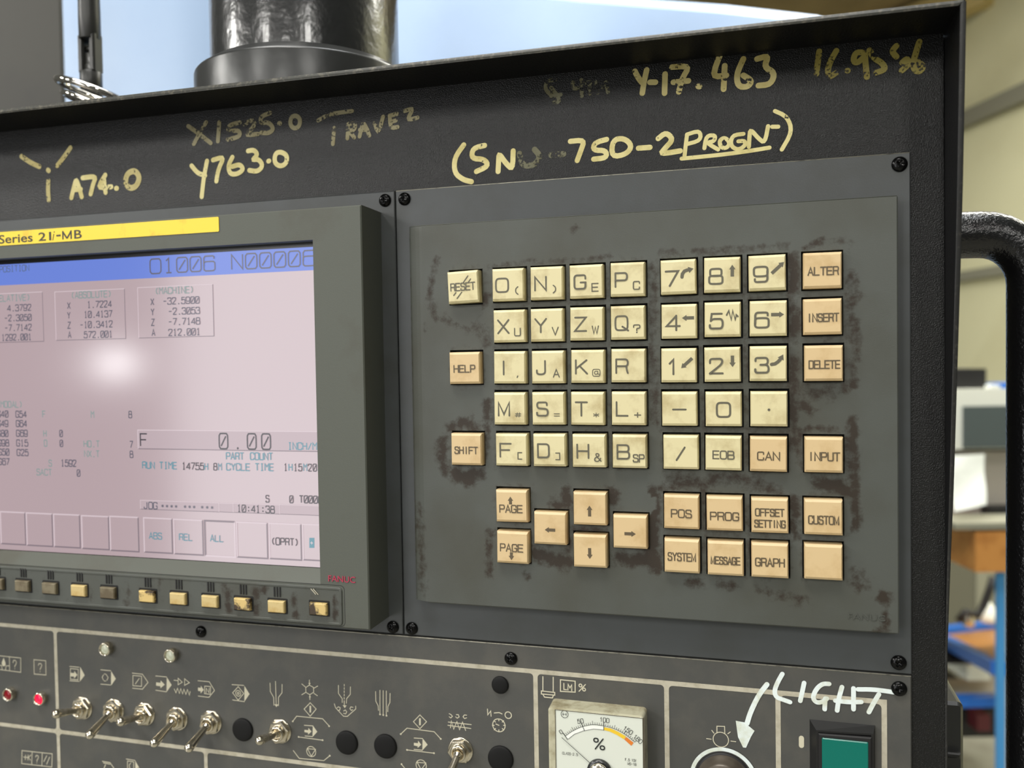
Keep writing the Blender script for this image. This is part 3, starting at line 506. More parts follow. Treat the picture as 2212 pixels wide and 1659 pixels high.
# ------------------------------------------------------------------ keypad unit
kp = thing('keypad_unit', 'grey keypad unit with cream and tan square keys, oily stains around them', 'keypad', (49, -53, -10))
mb = MB(); mb.frustum([(-52.4, -149.3), (150.3, -149.3), (150.3, 42.8), (-52.4, 42.8)], [(FW, 0), (-10.35, 0), (-10, .35)]); mb.build('mounting_plate', 'plate', kp)
for c, a in zip([[(-48.26,38.98)],[(146.63,38.61)],[(-48.66,-146.22)],[(145.8,-145.12)]], (12, 30, -20, 38)): screw(kp, c[0], -10, a)
mb = MB(); mb.tube([(-52.2, 42.6, -10.12), (150.0, 42.6, -10.12)], .2, 8); mb.build('lit_worn_edge', 'lit_worn_edge', kp)  # thin strip, lit highlight of the keypad plate's top edge painted in
LC, FT = 'key_cream', 'key_tan'
KEYS = [ # centre, material, legend parts
((-0.06,-0.22), LC, {'m': [('t','O',-2.4,-0.2,5.3,4.9,.35),('t','(',3.5,-2.5,3.0,2.4,0.22)], 'label': 'cream key marked O and opening bracket'}),
((15.91,-0.21), LC, {'m': [('t','N',-2.4,-0.2,5.3,4.5,.35),('t',')',3.5,-2.5,3.0,2.4,0.22)], 'label': 'cream key marked N and closing bracket'}),
((31.91,-0.19), LC, {'m': [('t','G',-2.4,-0.2,5.3,4.5,.35),('t','E',3.5,-2.5,3.0,2.4,0.22)], 'label': 'cream key marked G and E'}),
((48.14,-0.03), LC, {'m': [('t','P',-2.4,-0.2,5.3,4.5,.35),('t','C',3.5,-2.5,3.0,2.4,0.22)], 'label': 'cream key marked P and C'}),
((0.2,-16.87), LC, {'m': [('t','X',-2.4,-0.2,5.3,4.5,.35),('t','U',3.5,-2.5,3.0,2.4,0.22)], 'label': 'cream key marked X and U'}),
((15.75,-16.86), LC, {'m': [('t','Y',-2.4,-0.2,5.3,4.5,.35),('t','V',3.5,-2.5,3.0,2.4,0.22)], 'label': 'cream key marked Y and V'}),
((31.86,-16.77), LC, {'m': [('t','Z',-2.4,-0.2,5.3,4.5,.35),('t','W',3.5,-2.5,3.0,2.4,0.22)], 'label': 'cream key marked Z and W'}),
((48.03,-16.76), LC, {'m': [('t','Q',-2.4,-0.2,5.3,4.5,.35),('t','?',3.5,-2.5,3.0,2.4,0.22)], 'label': 'cream key marked Q and question mark'}),
((0.06,-33.54), LC, {'m': [('t','I',-2.4,-0.2,5.3,1,.35),('t',',',3.5,-2.5,2.4,2.4,0.22)], 'label': 'cream key marked I and comma'}),
((15.93,-33.61), LC, {'m': [('t','J',-2.4,-0.2,5.3,4.5,.35),('t','A',3.5,-2.5,3.0,2.4,0.22)], 'label': 'cream key marked J and A'}),
((32.02,-33.55), LC, {'m': [('t','K',-2.4,-0.2,5.3,4.5,.35),('t','@',3.5,-2.5,2.7,2.8,0.15)], 'label': 'cream key marked K and at sign'}),
((48.03,-33.45), LC, {'m': [('t','R',-2.4,-0.2,5.3,4.5,.35)], 'label': 'cream key marked R alone'}),
((-0.1,-50.18), LC, {'m': [('t','M',-2.4,-0.2,5.3,4.5,.35),('t','#',3.5,-2.5,2.1,2.4,0.15)], 'label': 'cream key marked M and hash'}),
((15.87,-50.12), LC, {'m': [('t','S',-2.4,-0.2,5.3,4.5,.35),('t','=',3.5,-2.5,2.2,2.4,0.15)], 'label': 'cream key marked S and equals'}),
((31.74,-50.13), LC, {'m': [('t','T',-2.4,-0.2,5.3,4.5,.35),('t','*',3.5,-2.5,2.2,2.4,0.15)], 'label': 'cream key marked T and asterisk'}),
((47.97,-50.11), LC, {'m': [('t','L',-2.4,-0.2,5.3,4.5,.35),('t','+',3.5,-2.5,2.6,2.3,0.22)], 'label': 'cream key marked L and plus'}),
((0.31,-66.86), LC, {'m': [('t','F',-2.4,-0.2,5.3,4.5,.35),('t','[',3.5,-2.5,2.8,2.4,0.22)], 'label': 'cream key marked F and square bracket opening'}),
((16.08,-66.82), LC, {'m': [('t','D',-2.4,-0.2,5.3,4.5,.35),('t',']',3.5,-2.5,2.8,2.4,0.22)], 'label': 'cream key marked D and square bracket closing'}),
((32.12,-66.85), LC, {'m': [('t','H',-2.4,-0.2,5.3,4.5,.35),('t','&',3.5,-2.5,3.0,2.4,0.22)], 'label': 'cream key marked H and ampersand'}),
((48.08,-66.86), LC, {'m': [('t','B',-2.4,-0.2,5.3,4.5,.35),('t','SP',3.6,-2.6,2.8,4.2,.24)], 'label': 'cream key marked B and SP'}),
((67.48,0.13), LC, {'m': [('t','7',-2.3,-.6,5.5,4.7,.38),('l',[[(1.4,-.2),(1.6,1.0),(2.4,2.0),(3.6,2.4)]],.62),('a',(4.6,2.5),2.4,12,(.5,1.2,1.9))], 'label': 'cream key marked 7 with a curved arrow'}),
((83.73,0.23), LC, {'m': [('t','8',-2.3,-.6,5.5,4.7,.38),('a',(3.7,1.35),4.4,90)], 'label': 'cream key marked 8 with an up arrow'}),
((99.94,0.29), LC, {'m': [('t','9',-2.3,-.6,5.5,4.7,.38),('a',(3.8,1.6),6.0,42)], 'label': 'cream key marked 9 with a diagonal arrow'}),
((67.59,-16.82), LC, {'m': [('t','4',-2.3,-.6,5.5,4.7,.38),('a',(3.4,1.2),4.5,180)], 'label': 'cream key marked 4 with a left arrow'}),
((83.73,-16.57), LC, {'m': [('t','5',-2.3,-.6,5.5,4.7,.38),('l',[[(1.5,1.6),(2.3,3.2),(3.2,-.2),(3.7,3.3),(4.6,-.2),(5.0,1.6),(5.6,1.0)]],.3)], 'label': 'cream key marked 5 with a zigzag'}),
((100.2,-16.6), LC, {'m': [('t','6',-2.3,-.6,5.5,4.7,.38),('a',(3.3,1.3),4.6,0)], 'label': 'cream key marked 6 with a right arrow'}),
((67.33,-33.61), LC, {'m': [('t','1',-2.3,-.6,5.5,4,.38),('a',(3.0,.8),5.6,222)], 'label': 'cream key marked 1 with a diagonal down arrow'}),
((83.54,-33.49), LC, {'m': [('t','2',-2.3,-.6,5.5,4.7,.38),('a',(3.7,1.1),4.3,-90)], 'label': 'cream key marked 2 with a down arrow'}),
((100.08,-33.4), LC, {'m': [('t','3',-2.3,-.6,5.5,4.7,.38),('l',[[(1.2,-.3),(2.4,-.1),(3.4,.6),(4.3,1.6)]],.62),('a',(4.7,2.2),2.6,62,(.5,1.2,1.9))], 'label': 'cream key marked 3 with a rising curved arrow'}),
((67.42,-50.24), LC, {'m': [('l',[[(-2.4,-.25),(2.4,-.25)]],.34)], 'label': 'cream key marked with a minus sign'}),
((83.8,-50.32), LC, {'m': [('t','0',0,-.3,5.2,4.7,.38)], 'label': 'cream key marked 0'}),
((100.21,-50.28), LC, {'m': [('d',(0,-.3),.5)], 'label': 'cream key marked with a decimal point'}),
((67.77,-66.9), LC, {'m': [('l',[[(-1.6,-3),(1.5,1.9)]],.34)], 'label': 'cream key marked with a slash'}),
((83.62,-66.98), LC, {'m': [('t','EOB',0,-0.7,2.9,7.61,.24)], 'label': 'cream key marked EOB'}),
((99.94,-67.16), FT, {'m': [('t','CAN',0,-0.7,2.9,7.8,.24)], 'label': 'tan key marked CAN'}),
((119.25,0.31), FT, {'m': [('t','ALTER',0.2,-0.3,2.8,10.34,.24)], 'label': 'tan key marked ALTER'}),
((119.19,-16.51), FT, {'m': [('t','INSERT',0.1,-0.4,2.8,10.72,.24)], 'label': 'tan key marked INSERT'}),
((119.5,-33.53), FT, {'m': [('t','DELETE',0.2,-0.5,2.8,10.53,.24)], 'label': 'tan key marked DELETE'}),
((119.38,-67.14), FT, {'m': [('t','INPUT',0,-0.6,2.9,10.72,.24)], 'label': 'tan key marked INPUT'}),
((119.13,-90.12), FT, {'m': [('t','CUSTOM',0,-1,2.9,10.34,.24)], 'label': 'tan key marked CUSTOM'}),
((119.04,-106.74), FT, {'m': [], 'label': 'blank tan key'}),
((67.77,-89.88), FT, {'m': [('t','POS',0,-0.6,2.9,7.52,.24)], 'label': 'tan key marked POS'}),
((83.83,-89.95), FT, {'m': [('t','PROG',0,-1,2.9,10.34,.24)], 'label': 'tan key marked PROG'}),
((100.23,-90.12), FT, {'m': [('t','OFFSET',0,1.15,2.6,10.15,.24),('t','SETTING',0,-3.1,2.6,10.9,.24)], 'label': 'tan key marked OFFSET SETTING'}),
((67.74,-106.9), FT, {'m': [('t','SYSTEM',0,-0.3,2.9,10.34,.24)], 'label': 'tan key marked SYSTEM'}),
((84.03,-107.04), FT, {'m': [('t','MESSAGE',0,-0.8,2.7,10.53,.24)], 'label': 'tan key marked MESSAGE'}),
((100.14,-107), FT, {'m': [('t','GRAPH',0,-0.7,2.9,10.25,.24)], 'label': 'tan key marked GRAPH'}),
((-18.97,-0.46), LC, {'m': [('t','RESET',0,0.1,2.9,10.34,.24),('l',[[(.4,1.9),(2.4,4.3)],[(2.6,1.9),(3.5,3.0)],[(-4.1,-3.2),(-3.1,-2.1)],[(-2.7,-4.5),(-.6,-2.1)]],.22)], 'label': 'loose cream key marked RESET with a worn right edge', 'ang': 2.0, 'w': .6}),
((-19.1,-33.54), FT, {'m': [('t','HELP',0,-0.3,2.8,9.02,.24)], 'label': 'tan key marked HELP'}),
((-18.95,-66.94), FT, {'m': [('t','SHIFT',0,-0.4,2.7,9.78,.24)], 'label': 'tan key marked SHIFT'}),
((0.05,-89.76), FT, {'m': [('t','PAGE',-0.3,-1.1,2.9,9.4,.24),('a',(-.4,2.3),3.2,90)], 'label': 'tan key marked PAGE with an up arrow'}),
((0.09,-106.67), FT, {'m': [('t','PAGE',-0.3,-0.1,2.9,9.4,.24),('a',(-.4,-3.5),3.2,-90)], 'label': 'tan key marked PAGE with a down arrow'}),
((32.18,-89.76), FT, {'m': [('a',(-.1,-.9),4.3,90)], 'label': 'tan key marked with an up arrow'}),
((32.01,-106.64), FT, {'m': [('a',(-.1,-.9),4.3,-90)], 'label': 'tan key marked with a down arrow'}),
((15.91,-98.23), FT, {'m': [('a',(0,-.6),4.3,180)], 'label': 'tan key marked with a left arrow'}),
((47.99,-98.37), FT, {'m': [('a',(0,-.7),4.4,0)], 'label': 'tan key marked with a right arrow'}),
]
G0, G1 = 13.3, 13.0
wells = []
for (cu, cv), m, leg in KEYS: wells.append((cu-7.2, cu+7.35, cv-7.1, cv+7.45))
# housing front: fine grid with holes, stains stored per vertex
HU0, HU1, HV0, HV1 = -37.9, 144.6, -132.0, 25.8
def grid_lines(a, b, marks, step):
    L = sorted(set([a, b]+marks)); out = [L[0]]
    for x in L[1:]:
        if x-out[-1] < 0.02: continue
        k = max(1, int((x-out[-1])/step)); p = out[-1]
        for i in range(1, k+1): out.append(p+(x-p)*i/k)
    return out
us = grid_lines(HU0, HU1, [round(x, 1) for w_ in wells for x in w_[:2]], 1.3)
vs = grid_lines(HV0, HV1, [round(x, 1) for w_ in wells for x in w_[2:]], 1.3)
wells = [tuple(round(x, 1) for x in w_) for w_ in wells]
def in_well(u, v): return any(a < u < b and c < v < d for a, b, c, d in wells)
GR = [ # stain strokes: strength, half width (mm), points
(.62, 1.8, [[(-31.74,11.78),(-33.95,4.2),(-34.96,-5.38),(-32.62,-12.2)]][0]), (.8, 2.2, [[(-9.84,-4.35),(-13.29,-8.4),(-17.36,-12.07)]][0]), (.45, 2.5, [[(-28.54,-13.28),(-20.47,-16.37),(-12.46,-17.9),(-9.57,-23.27)]][0]),
(.5, 1.3, [[(-9.04,7.31),(9.53,8.71),(28.47,8.56),(41.41,9.21)]][0]), (.5, 1.3, [[(60.3,10.08),(83.73,9.79),(107.09,10.32)]][0]),
(.55, 2.0, [[(57.57,3.97),(58.52,-6.79),(57.69,-17.5),(56.86,-28.25),(57.49,-35.45),(58.4,-49.85),(57.99,-55.26)]][0]),
(.85, 2.6, [[(109.02,5.1),(109.63,-1.76),(108.62,-6.86)]][0]), (.8, 2.8, [[(109.23,-13.73),(109.51,-20.6),(108.19,-24)]][0]), (.7, 2.6, [[(109.11,-32.62),(108.73,-41.22),(109.34,-48.12),(108.59,-63.67)]][0]),
(.75, 1.5, [[(113.91,8.95),(116.83,10.84),(119.72,11.7)]][0]), (.45, 1.8, [[(123.22,11.51),(127.18,10.63),(128.75,9.2)]][0]),
(.6, 2.3, [[(129.18,-1.73),(130.4,-9.35),(129.13,-12.67)]][0]), (.65, 2.0, [[(129.74,-17.74),(130.64,-27.88),(129.66,-34.61),(130.27,-39.69),(129,-42.22)]][0]), (.5, 3, [[(114.1,-43.84),(121.35,-44.73),(127.73,-42.72)]][0]),
(.8, 2.2, [[(112.93,-49.5),(114.87,-50.88)]][0]), (.7, 1.4, [[(113.53,-57.59),(121.28,-58.05),(125.75,-58.7)]][0]), (.85, 1.7, [[(129.58,-54.09),(129.86,-63.42),(130.27,-77.01),(130.4,-85.53),(130.68,-94.05)]][0]),
(.6, 1.6, [[(127.34,-58.34),(128.25,-68.54),(128.54,-75.35)]][0]), (.95, 2.6, [[(117.96,-77.65),(123.58,-78.89),(128.36,-80.47)]][0]), (.6, 1.5, [[(111.57,-58.46),(110.23,-63.65),(111.17,-70.55)]][0]),
(.85, 2.6, [[(-26.33,-58.53),(-21.2,-56),(-15.58,-57.88)]][0]), (.75, 2.8, [[(-29.5,-63.39),(-31.28,-70.2),(-28.51,-75.97)]][0]), (1.0, 3.2, [[(-24.64,-77.24),(-20,-79.45),(-15.52,-77.43)]][0]), (.6, 1.8, [[(-11.16,-57.47),(-10.9,-65.1),(-12.43,-72.77)]][0]),
(.8, 2.0, [[(-10.59,-47.57),(-11.05,-50.8),(-9.92,-54.61)]][0]), (.6, 1.6, [[(-17.51,-53.68),(-17.13,-54.83)]][0]),
(.7, 2.0, [[(60.2,-81.58),(69.07,-79.56),(79.53,-78.58)]][0]), (.6, 2.6, [[(79.55,-76.45),(89.81,-77.28),(96.54,-79.22),(103.2,-81.5)]][0]), (.5, 2.2, [[(62.03,-76.84),(72.61,-75.89)]][0]),
(.85, 2.8, [[(21.9,-84.08),(22.97,-88.9),(17.64,-89.07)]][0]), (.9, 2.2, [[(39.87,-83.22),(41.7,-83.91),(40.57,-86.51)]][0]), (1.0, 3.0, [[(56.24,-83.86),(57.27,-87.83),(56.13,-93.31),(56.03,-102.41),(55.25,-107.91),(57.73,-111.8)]][0]),
(.95, 3.2, [[(9.63,-109.15),(15.4,-110.77),(21.49,-112.34)]][0]), (.9, 2.6, [[(43.59,-109.39),(49.07,-110.41),(54.16,-108.88)]][0]), (.7, 1.6, [[(23.14,-103.84),(22.68,-109.47)]][0]), (.8, 1.8, [[(25.1,-98.9),(37.27,-98.79)]][0]),
(.7, 1.8, [[(-10.33,-101.45),(-11.3,-111.1),(-10.65,-119.73)]][0]), (.5, 1.8, [[(4.63,-117.94),(5.57,-119.79)]][0]), (.45, 3, [[(-41.5,-92.89),(-41.61,-108.62),(-41.17,-128.3)]][0]),
(.6, 2.2, [[(70.46,-117.28),(73.95,-118.16)]][0]), (.6, 2.0, [[(82.63,-117.66),(87.77,-118.43)]][0]), (.8, 2.0, [[(109.12,-84.46),(109.42,-89.66),(108.4,-94.91),(109.36,-98.35)]][0]), (.4, 2.5, [[(96.25,-119.18),(106.25,-121.21),(112.83,-122.55)]][0]),
(.6, 3.0, [[(130.92,-111.13),(132.49,-114.8)]][0]), (1.0, 2.2, [[(139.39,-118.83),(140.64,-119.77)]][0]), (.7, 1.8, [[(140.62,-125.9),(140.29,-131.37)]][0]), (.6, 1.6, [[(136.84,-131.62),(140.75,-132.36)]][0]),
(.5, 2.0, [[(76.05,-80.1),(76.33,-87.23),(75.84,-103.34)]][0]), (.5, 1.6, [[(92.78,-86.71),(92.97,-106.1)]][0]), (.4, 1.5, [[(75.98,4.91),(75.9,-21.52),(75.95,-53.4),(76.14,-71.18)]][0]), (.45, 1.5, [[(92.14,4.17),(92.27,-21.91),(92.53,-53.35),(92.57,-70.89)]][0]),
(.5, 1.8, [[(26.39,19.99),(27.72,21.38)]][0]), (.5, 1.6, [[(-38.07,-16.1),(-37.26,-16.9)]][0])]
def segd(p, a, b):
    ax, ay = a; bx, by = b; dx, dy = bx-ax, by-ay; L2 = dx*dx+dy*dy
    k = 0 if L2 < 1e-9 else max(0, min(1, ((p[0]-ax)*dx+(p[1]-ay)*dy)/L2))
    return math.hypot(p[0]-ax-k*dx, p[1]-ay-k*dy)
CLEAN = [(((-19.7,-7.81)), 7.5), (((51.51,-87.64)), 6.0)]
def grime(u, v):
    g = 0.0
    for st, hw, P in GR:
        d = min(segd((u, v), P[i], P[i+1]) for i in range(len(P)-1)) if len(P) > 1 else 9
        if d < hw*2.2: g = max(g, st*math.exp(-(d/hw)**2*0.9))
    base = 0.0
    for a, b, c, d in wells:
        dd = math.hypot(max(a-u, 0, u-b), max(c-v, 0, v-d)); base = max(base, 0.22*math.exp(-(dd/2.2)**2))
    g = max(g, base)
    for c, r in CLEAN:
        dd = math.hypot(u-c[0], v-c[1])
        if dd < r: g *= 0.05
    return g
mb = MB(); idx = {}
def gv(i, j):
    if (i, j) not in idx: idx[(i, j)] = len(mb.v); mb.v.append((us[i], vs[j], -3.0))
    return idx[(i, j)]
for i in range(len(us)-1):
    for j in range(len(vs)-1):
        if in_well((us[i]+us[i+1])/2, (vs[j]+vs[j+1])/2): continue
        mb.f.append((gv(i, j), gv(i+1, j), gv(i+1, j+1), gv(i, j+1))); mb.sm.append(False)
nfront = len(mb.v)
nu = 24; lo = [(HU0+(HU1-HU0)*k/nu) for k in range(nu+1)]
# rounded edges and side walls: top, right, bottom, and the wide sloping left border
def strip(mb, A, B): mb.add(A+B, [(i, i+1, len(A)+i+1, len(A)+i) for i in range(len(A)-1)])
strip(mb, [(u, HV1, -3) for u in lo], [(u, HV1+.45, -3.4) for u in lo]); strip(mb, [(u, HV1+.45, -3.4) for u in lo], [(u, HV1+.5, -10) for u in lo])
strip(mb, [(u, HV0, -3) for u in reversed(lo)], [(u, HV0-.5, -3.5) for u in reversed(lo)]); strip(mb, [(u, HV0-.5, -3.5) for u in reversed(lo)], [(u, HV0-.6, -10) for u in reversed(lo)])
lv = [HV1-(HV1-HV0)*k/nu for k in range(nu+1)]
strip(mb, [(HU1, v, -3) for v in lv], [(HU1+.45, v, -3.4) for v in lv]); strip(mb, [(HU1+.45, v, -3.4) for v in lv], [(HU1+.5, v, -10) for v in lv])
for (u0, w0), (u1, w1) in zip([(HU0, -3.0), (-39.2, -3.25), (-41.2, -3.9), (-43.6, -4.9), (-44.6, -5.7)], [(-39.2, -3.25), (-41.2, -3.9), (-43.6, -4.9), (-44.6, -5.7), (-44.9, -10)]):
    strip(mb, [(u0, v, w0) for v in reversed(lv)], [(u1, v, w1) for v in reversed(lv)])
cap = [(HU0, -3.0), (-39.2, -3.25), (-41.2, -3.9), (-43.6, -4.9), (-44.6, -5.7), (-44.9, -10), (HU0, -10)]
mb.add([(a, HV1, b) for a, b in cap], [tuple(range(7))]); mb.add([(a, HV0, b) for a, b in cap], [tuple(reversed(range(7)))])
for a, b, c, d in wells:
    for p, q in (((a, c), (b, c)), ((b, c), (b, d)), ((b, d), (a, d)), ((a, d), (a, c))):
        mb.add([(p[0], p[1], -3), (q[0], q[1], -3), (q[0], q[1], -6.5), (p[0], p[1], -6.5)], [(0, 1, 2, 3)])
hs = mb.build('key_housing', 'housing', kp)
ca = hs.data.color_attributes.new('grime', 'FLOAT_COLOR', 'POINT')
for k, p in enumerate(mb.v):
    g = grime(p[0], p[1]) if p[2] > -5 else 0.3
    ca.data[k].color = (g, g, g, 1)
mb = MB(); mb.box(-30, 138, -130, 20, -7.5, -6.5); mb.build('key_tray', 'well', kp)
mb = MB(); mb.tube([(-44.4, HV1+.28, -5.3), (-41.2, HV1+.28, -3.9), (-37.9, HV1+.28, -3.15), (144.8, HV1+.28, -3.15)], .14, 8); mb.build('top_edge', 'bezel', kp)
# keys
def keycap(hu, hv):
    mb = MB(); q = [(-hu, -hv), (hu, -hv), (hu, hv), (-hu, hv)]
    mb.frustum([(-hu, -hv), (hu, -hv), (hu, hv), (-hu, hv)], [(-6.4, 0), (-0.75, 0.12), (-0.62, .22)], cap1=False)
    # asymmetric front bevels: broad top and bottom, narrow sides
    o = .22; a = [(-hu+o, -hv+o, -.62), (hu-o, -hv+o, -.62), (hu-o, hv-o, -.62), (-hu+o, hv-o, -.62)]
    b = [(-hu+.5, -hv+1.05, 0), (hu-.55, -hv+1.05, 0), (hu-.55, hv-1.05, 0), (-hu+.5, hv-1.05, 0)]
    mb.add(a+b, [(0, 1, 5, 4), (1, 2, 6, 5), (2, 3, 7, 6), (3, 0, 4, 7), (4, 5, 6, 7)])
    return mb
caps = {}
for m in (LC, FT):
    o = keycap(6.72, 6.62).build('key', m, org=(0, 0, 0)); caps[m] = o.data; bpy.data.objects.remove(o)
for (cu, cv), m, leg in KEYS:
    rz = 0; nm = leg.get('label'); w0 = leg.get('w', 0.0)
    k = bpy.data.objects.new('key', caps[m]); link(k); k.parent = kp; k.location = W(cu, cv, w0)-ORG[kp]; ORG[k] = W(cu, cv, w0)
    if nm: k['label'] = nm
    ang = leg.get('ang', random.uniform(-.5, .5)); k.rotation_euler = (0, -math.radians(ang), 0)
    mb = MB(); w = 0.06
    for item in leg['m']:
        kind = item[0]
        if kind == 't':   # text: s, x, y, h, total width, stroke half width
            _, s, x, y, h, tw, hw = item
            if len(s) == 1: letters(mb, s, (x, y), h, tw, tw, hw, w, it=4)
            else:
                adv = tw/(len(s)-1+0.78); letters(mb, s, (x, y), h, adv*0.78, adv, hw, w, it=3)
        elif kind == 'a': mb.poly(arrow_poly(item[1], item[2], item[3]), w) if len(item) == 4 else mb.poly(arrow_poly(item[1], item[2], item[3], *item[4]), w)
        elif kind == 'l':
            for s in item[1]: mb.ribbon(s, w, item[2])
        elif kind == 'd': mb.disc(item[1], w, item[2])
    if mb.v:
        lo_ = mb; me = bpy.data.meshes.new('legend'); me.from_pydata([(x/1000, -z/1000, y/1000) for x, y, z in lo_.v], [], lo_.f); me.materials.append(M['legend' if m == LC else 'legend_tan'])
        l = bpy.data.objects.new('legend', me); link(l); l.parent = k
font_text('FANUC', 12.6, 2.2, .25, 'embossed_logo', 'housing', kp, ((134.03,-126.86))+(-3.0,))

# ------------------------------------------------------------------ display unit
du = thing('display_unit', 'grey display unit with lit lilac screen and a row of small keys below it', 'display', (-170, -53, -10))
mb = MB(); mb.frustum([(-310, -149.3), (-52.9, -149.3), (-52.9, 42.8), (-310, 42.8)], [(FW, 0), (-10.35, 0), (-10, .35)]); mb.build('mounting_plate', 'plate', du)
for c, a in zip([[(-57.3,38.98)],[(-57.58,-146.24)]], (8, -28)): screw(du, c[0], -10, a)
# bezel frame: outer box, opening, slanted sill
OU0, OU1, OV0, OV1 = -300, -59.4, -141.9, 34.0; IU0, IU1, IV0, IV1 = -268, -81.7, -123.9, 20.9
BW = 9.4; SW = 3.6
mb = MB(); ch = .5
def ringpts(u0, u1, v0, v1, w): return [(u0, v0, w), (u1, v0, w), (u1, v1, w), (u0, v1, w)]
lv_ = [ringpts(OU0, OU1, OV0, OV1, -10), ringpts(OU0, OU1, OV0, OV1, BW-ch), ringpts(OU0+ch, OU1-ch, OV0+ch, OV1-ch, BW), ringpts(IU0, IU1, IV0, IV1, BW), ringpts(IU0, IU1, -118.6, IV1, SW)]
pts = [p for r in lv_ for p in r]; fs = []
for k in range(len(lv_)-1):
    for i in range(4): j = (i+1) % 4; fs.append((k*4+i, k*4+j, k*4+4+j, k*4+4+i))
mb.add(pts, fs); mb.build('bezel', 'bezel', du)
mb = MB(); mb.frustum(rrect(-290, -71.6, -140.9, -124.7, 1.6), [(BW-1, 0), (BW+.25, 0), (BW+.55, .35), (BW+.55, 1.0), (BW+.3, 1.25)], cap1=False)
gu = [-288.75+k*(288.75-72.85)/170 for k in range(171)]; gvv = [-139.65+k*(13.7)/12 for k in range(13)]
n0 = len(mb.v); mb.v += [(u, v, BW+.3) for v in gvv for u in gu]
for j in range(12):
    for i in range(170): a = n0+j*171+i; mb.f.append((a, a+1, a+172, a+171)); mb.sm.append(False)
so = mb.build('soft_key_strip', 'housing', du)
SG = [(c[0], c[1], w_, s_) for (c,), w_, s_ in zip([[(-178.31,-133.45)],[(-161.33,-128.37)],[(-179.93,-138.08)],[(-126.71,-131.14)],[(-126.23,-136.65)],[(-112.39,-130.26)],[(-113.01,-136.57)],[(-94.4,-132.26)],[(-93.42,-137.61)],[(-75.19,-130.29)],[(-75,-136.37)],[(-127.97,-128.04)],[(-108.34,-126.9)],[(-198.14,-136.31)]], (1.5, 1.2, 1.8, 2.0, 1.8, 2.4, 2.0, 1.7, 1.7, 1.2, 1.3, 1.6, 2.0, 1.2), (.7, .6, .6, .9, .9, 1, 1, .9, .9, .8, .8, .8, .9, .5))]
ca = so.data.color_attributes.new('grime', 'FLOAT_COLOR', 'POINT')
for k, q in enumerate(mb.v):
    g = max([s_*math.exp(-((q[0]-a)/w_)**2-((q[1]-b)/3.6)**2) for a, b, w_, s_ in SG]+[.12]); ca.data[k].color = (g, g, g, 1)

mb = MB(); mb.frustum(rrect(-290, -126.5, 26.8, 33.15, .5), [(BW, 0), (BW+.25, 0)]); yl = mb.build('name_label', 'yellow_label', du, label='yellow label strip along the top of the bezel')
mbx = [[(-245.54,29.14),(-225.87,29.17)],[(-222.46,29.4),(-215.3,29.51)],[(-214.7,29.48),(-213.27,29.48)],[(-212.37,29.18),(-209.94,29.22)],[(-209.12,29.66),(-203.7,29.69)],[(-202.4,29.7),(-198.21,29.71)]]
for s_, g_, hh, bd, shr in zip(('Series', '21', 'i', '-', 'M', 'B'), mbx, (4.1, 3.9, 4.1, .75, 3.9, 3.9), (.012, .015, 0, 0, 0, .012), (0, 0, .35, 0, 0, 0)):
    c_ = ((g_[0][0]+g_[1][0])/2, 29.75); wd_ = g_[1][0]-g_[0][0]
    if s_ == '-': MB().box(c_[0]-wd_/2, c_[0]+wd_/2, c_[1]-.4, c_[1]+.4, BW+.25, BW+.33).build('lettering', 'label_ink', du)
    elif s_ == 'M':
        mb = MB(); x0_, x1_, y0_, y1_ = c_[0]-wd_/2+.4, c_[0]+wd_/2-.4, c_[1]-1.6, c_[1]+1.6
        for q_ in ([(x0_, y0_-.35), (x0_, y1_+.35)], [(x1_, y0_-.35), (x1_, y1_+.35)], [(x0_, y1_), (c_[0], y0_)], [(c_[0], y0_), (x1_, y1_)]): mb.ribbon(q_, BW+.27, .4, caps=0)
        mb.build('lettering', 'label_ink', du)
    else: font_text(s_, wd_, hh, .06, 'lettering', 'label_ink', du, (c_[0], c_[1], BW+.27), bold=bd, shear=shr)
font_text('FANUC', 12.4, 2.55, .3, 'logo', 'red_logo', du, ((-71.63,-121.11))+(BW,))

# screen
sc = MB(); sc.box(-266, -74, -120.5, 22, SW-1.5, SW-.4); scr = sc.build('screen', 'scr_black', du)
S0 = SW-.35
mb = MB(); mb.poly([(-266, -118.4), (-74, -118.4), (-74, 18.9), (-266, 18.9)], S0); mb.build('lit_area', 'screen_back', scr)
mb = MB(); hb = [[(-252.03,19.4),(-84.53,18.94),(-84.34,9.63),(-252.42,9.79)]][0]; mb.poly([(-266, 9.0), (-74, 9.0), (-74, 18.9), (-266, 18.9)], S0+.05); mb.build('header_band', 'scr_blue', scr)
LA, LB, LT = S0+.1, S0+.15, S0+.2
lt, sh, pn, teal, dark, dim, slate, green = MB(), MB(), MB(), MB(), MB(), MB(), MB(), MB()
def ubox(P, raised=True, hw=.22, fill=None):
    (a, b, c, d) = P; u0, u1 = (a[0]+d[0])/2, (b[0]+c[0])/2; v1, v0 = (a[1]+b[1])/2, (c[1]+d[1])/2
    if fill is not None: fill.poly([(u0, v0), (u1, v0), (u1, v1), (u0, v1)], LA)
    A, B = (lt, sh) if raised else (sh, lt)
    A.ribbon([(u0, v0), (u0, v1), (u1, v1)], LB, hw, caps=0); B.ribbon([(u0, v0), (u1, v0), (u1, v1)], LB, hw, caps=0)
for P in [[(-270.14,5.35),(-227.29,4.73),(-227.65,-18.15),(-270.6,-18.37)],[(-220.32,4.64),(-181.26,4.84),(-181.25,-17.9),(-220.35,-18.05)],[(-174.13,4.82),(-134.72,5.05),(-134.66,-17.74),(-174.12,-18.06)]]: ubox(P, hw=.16)
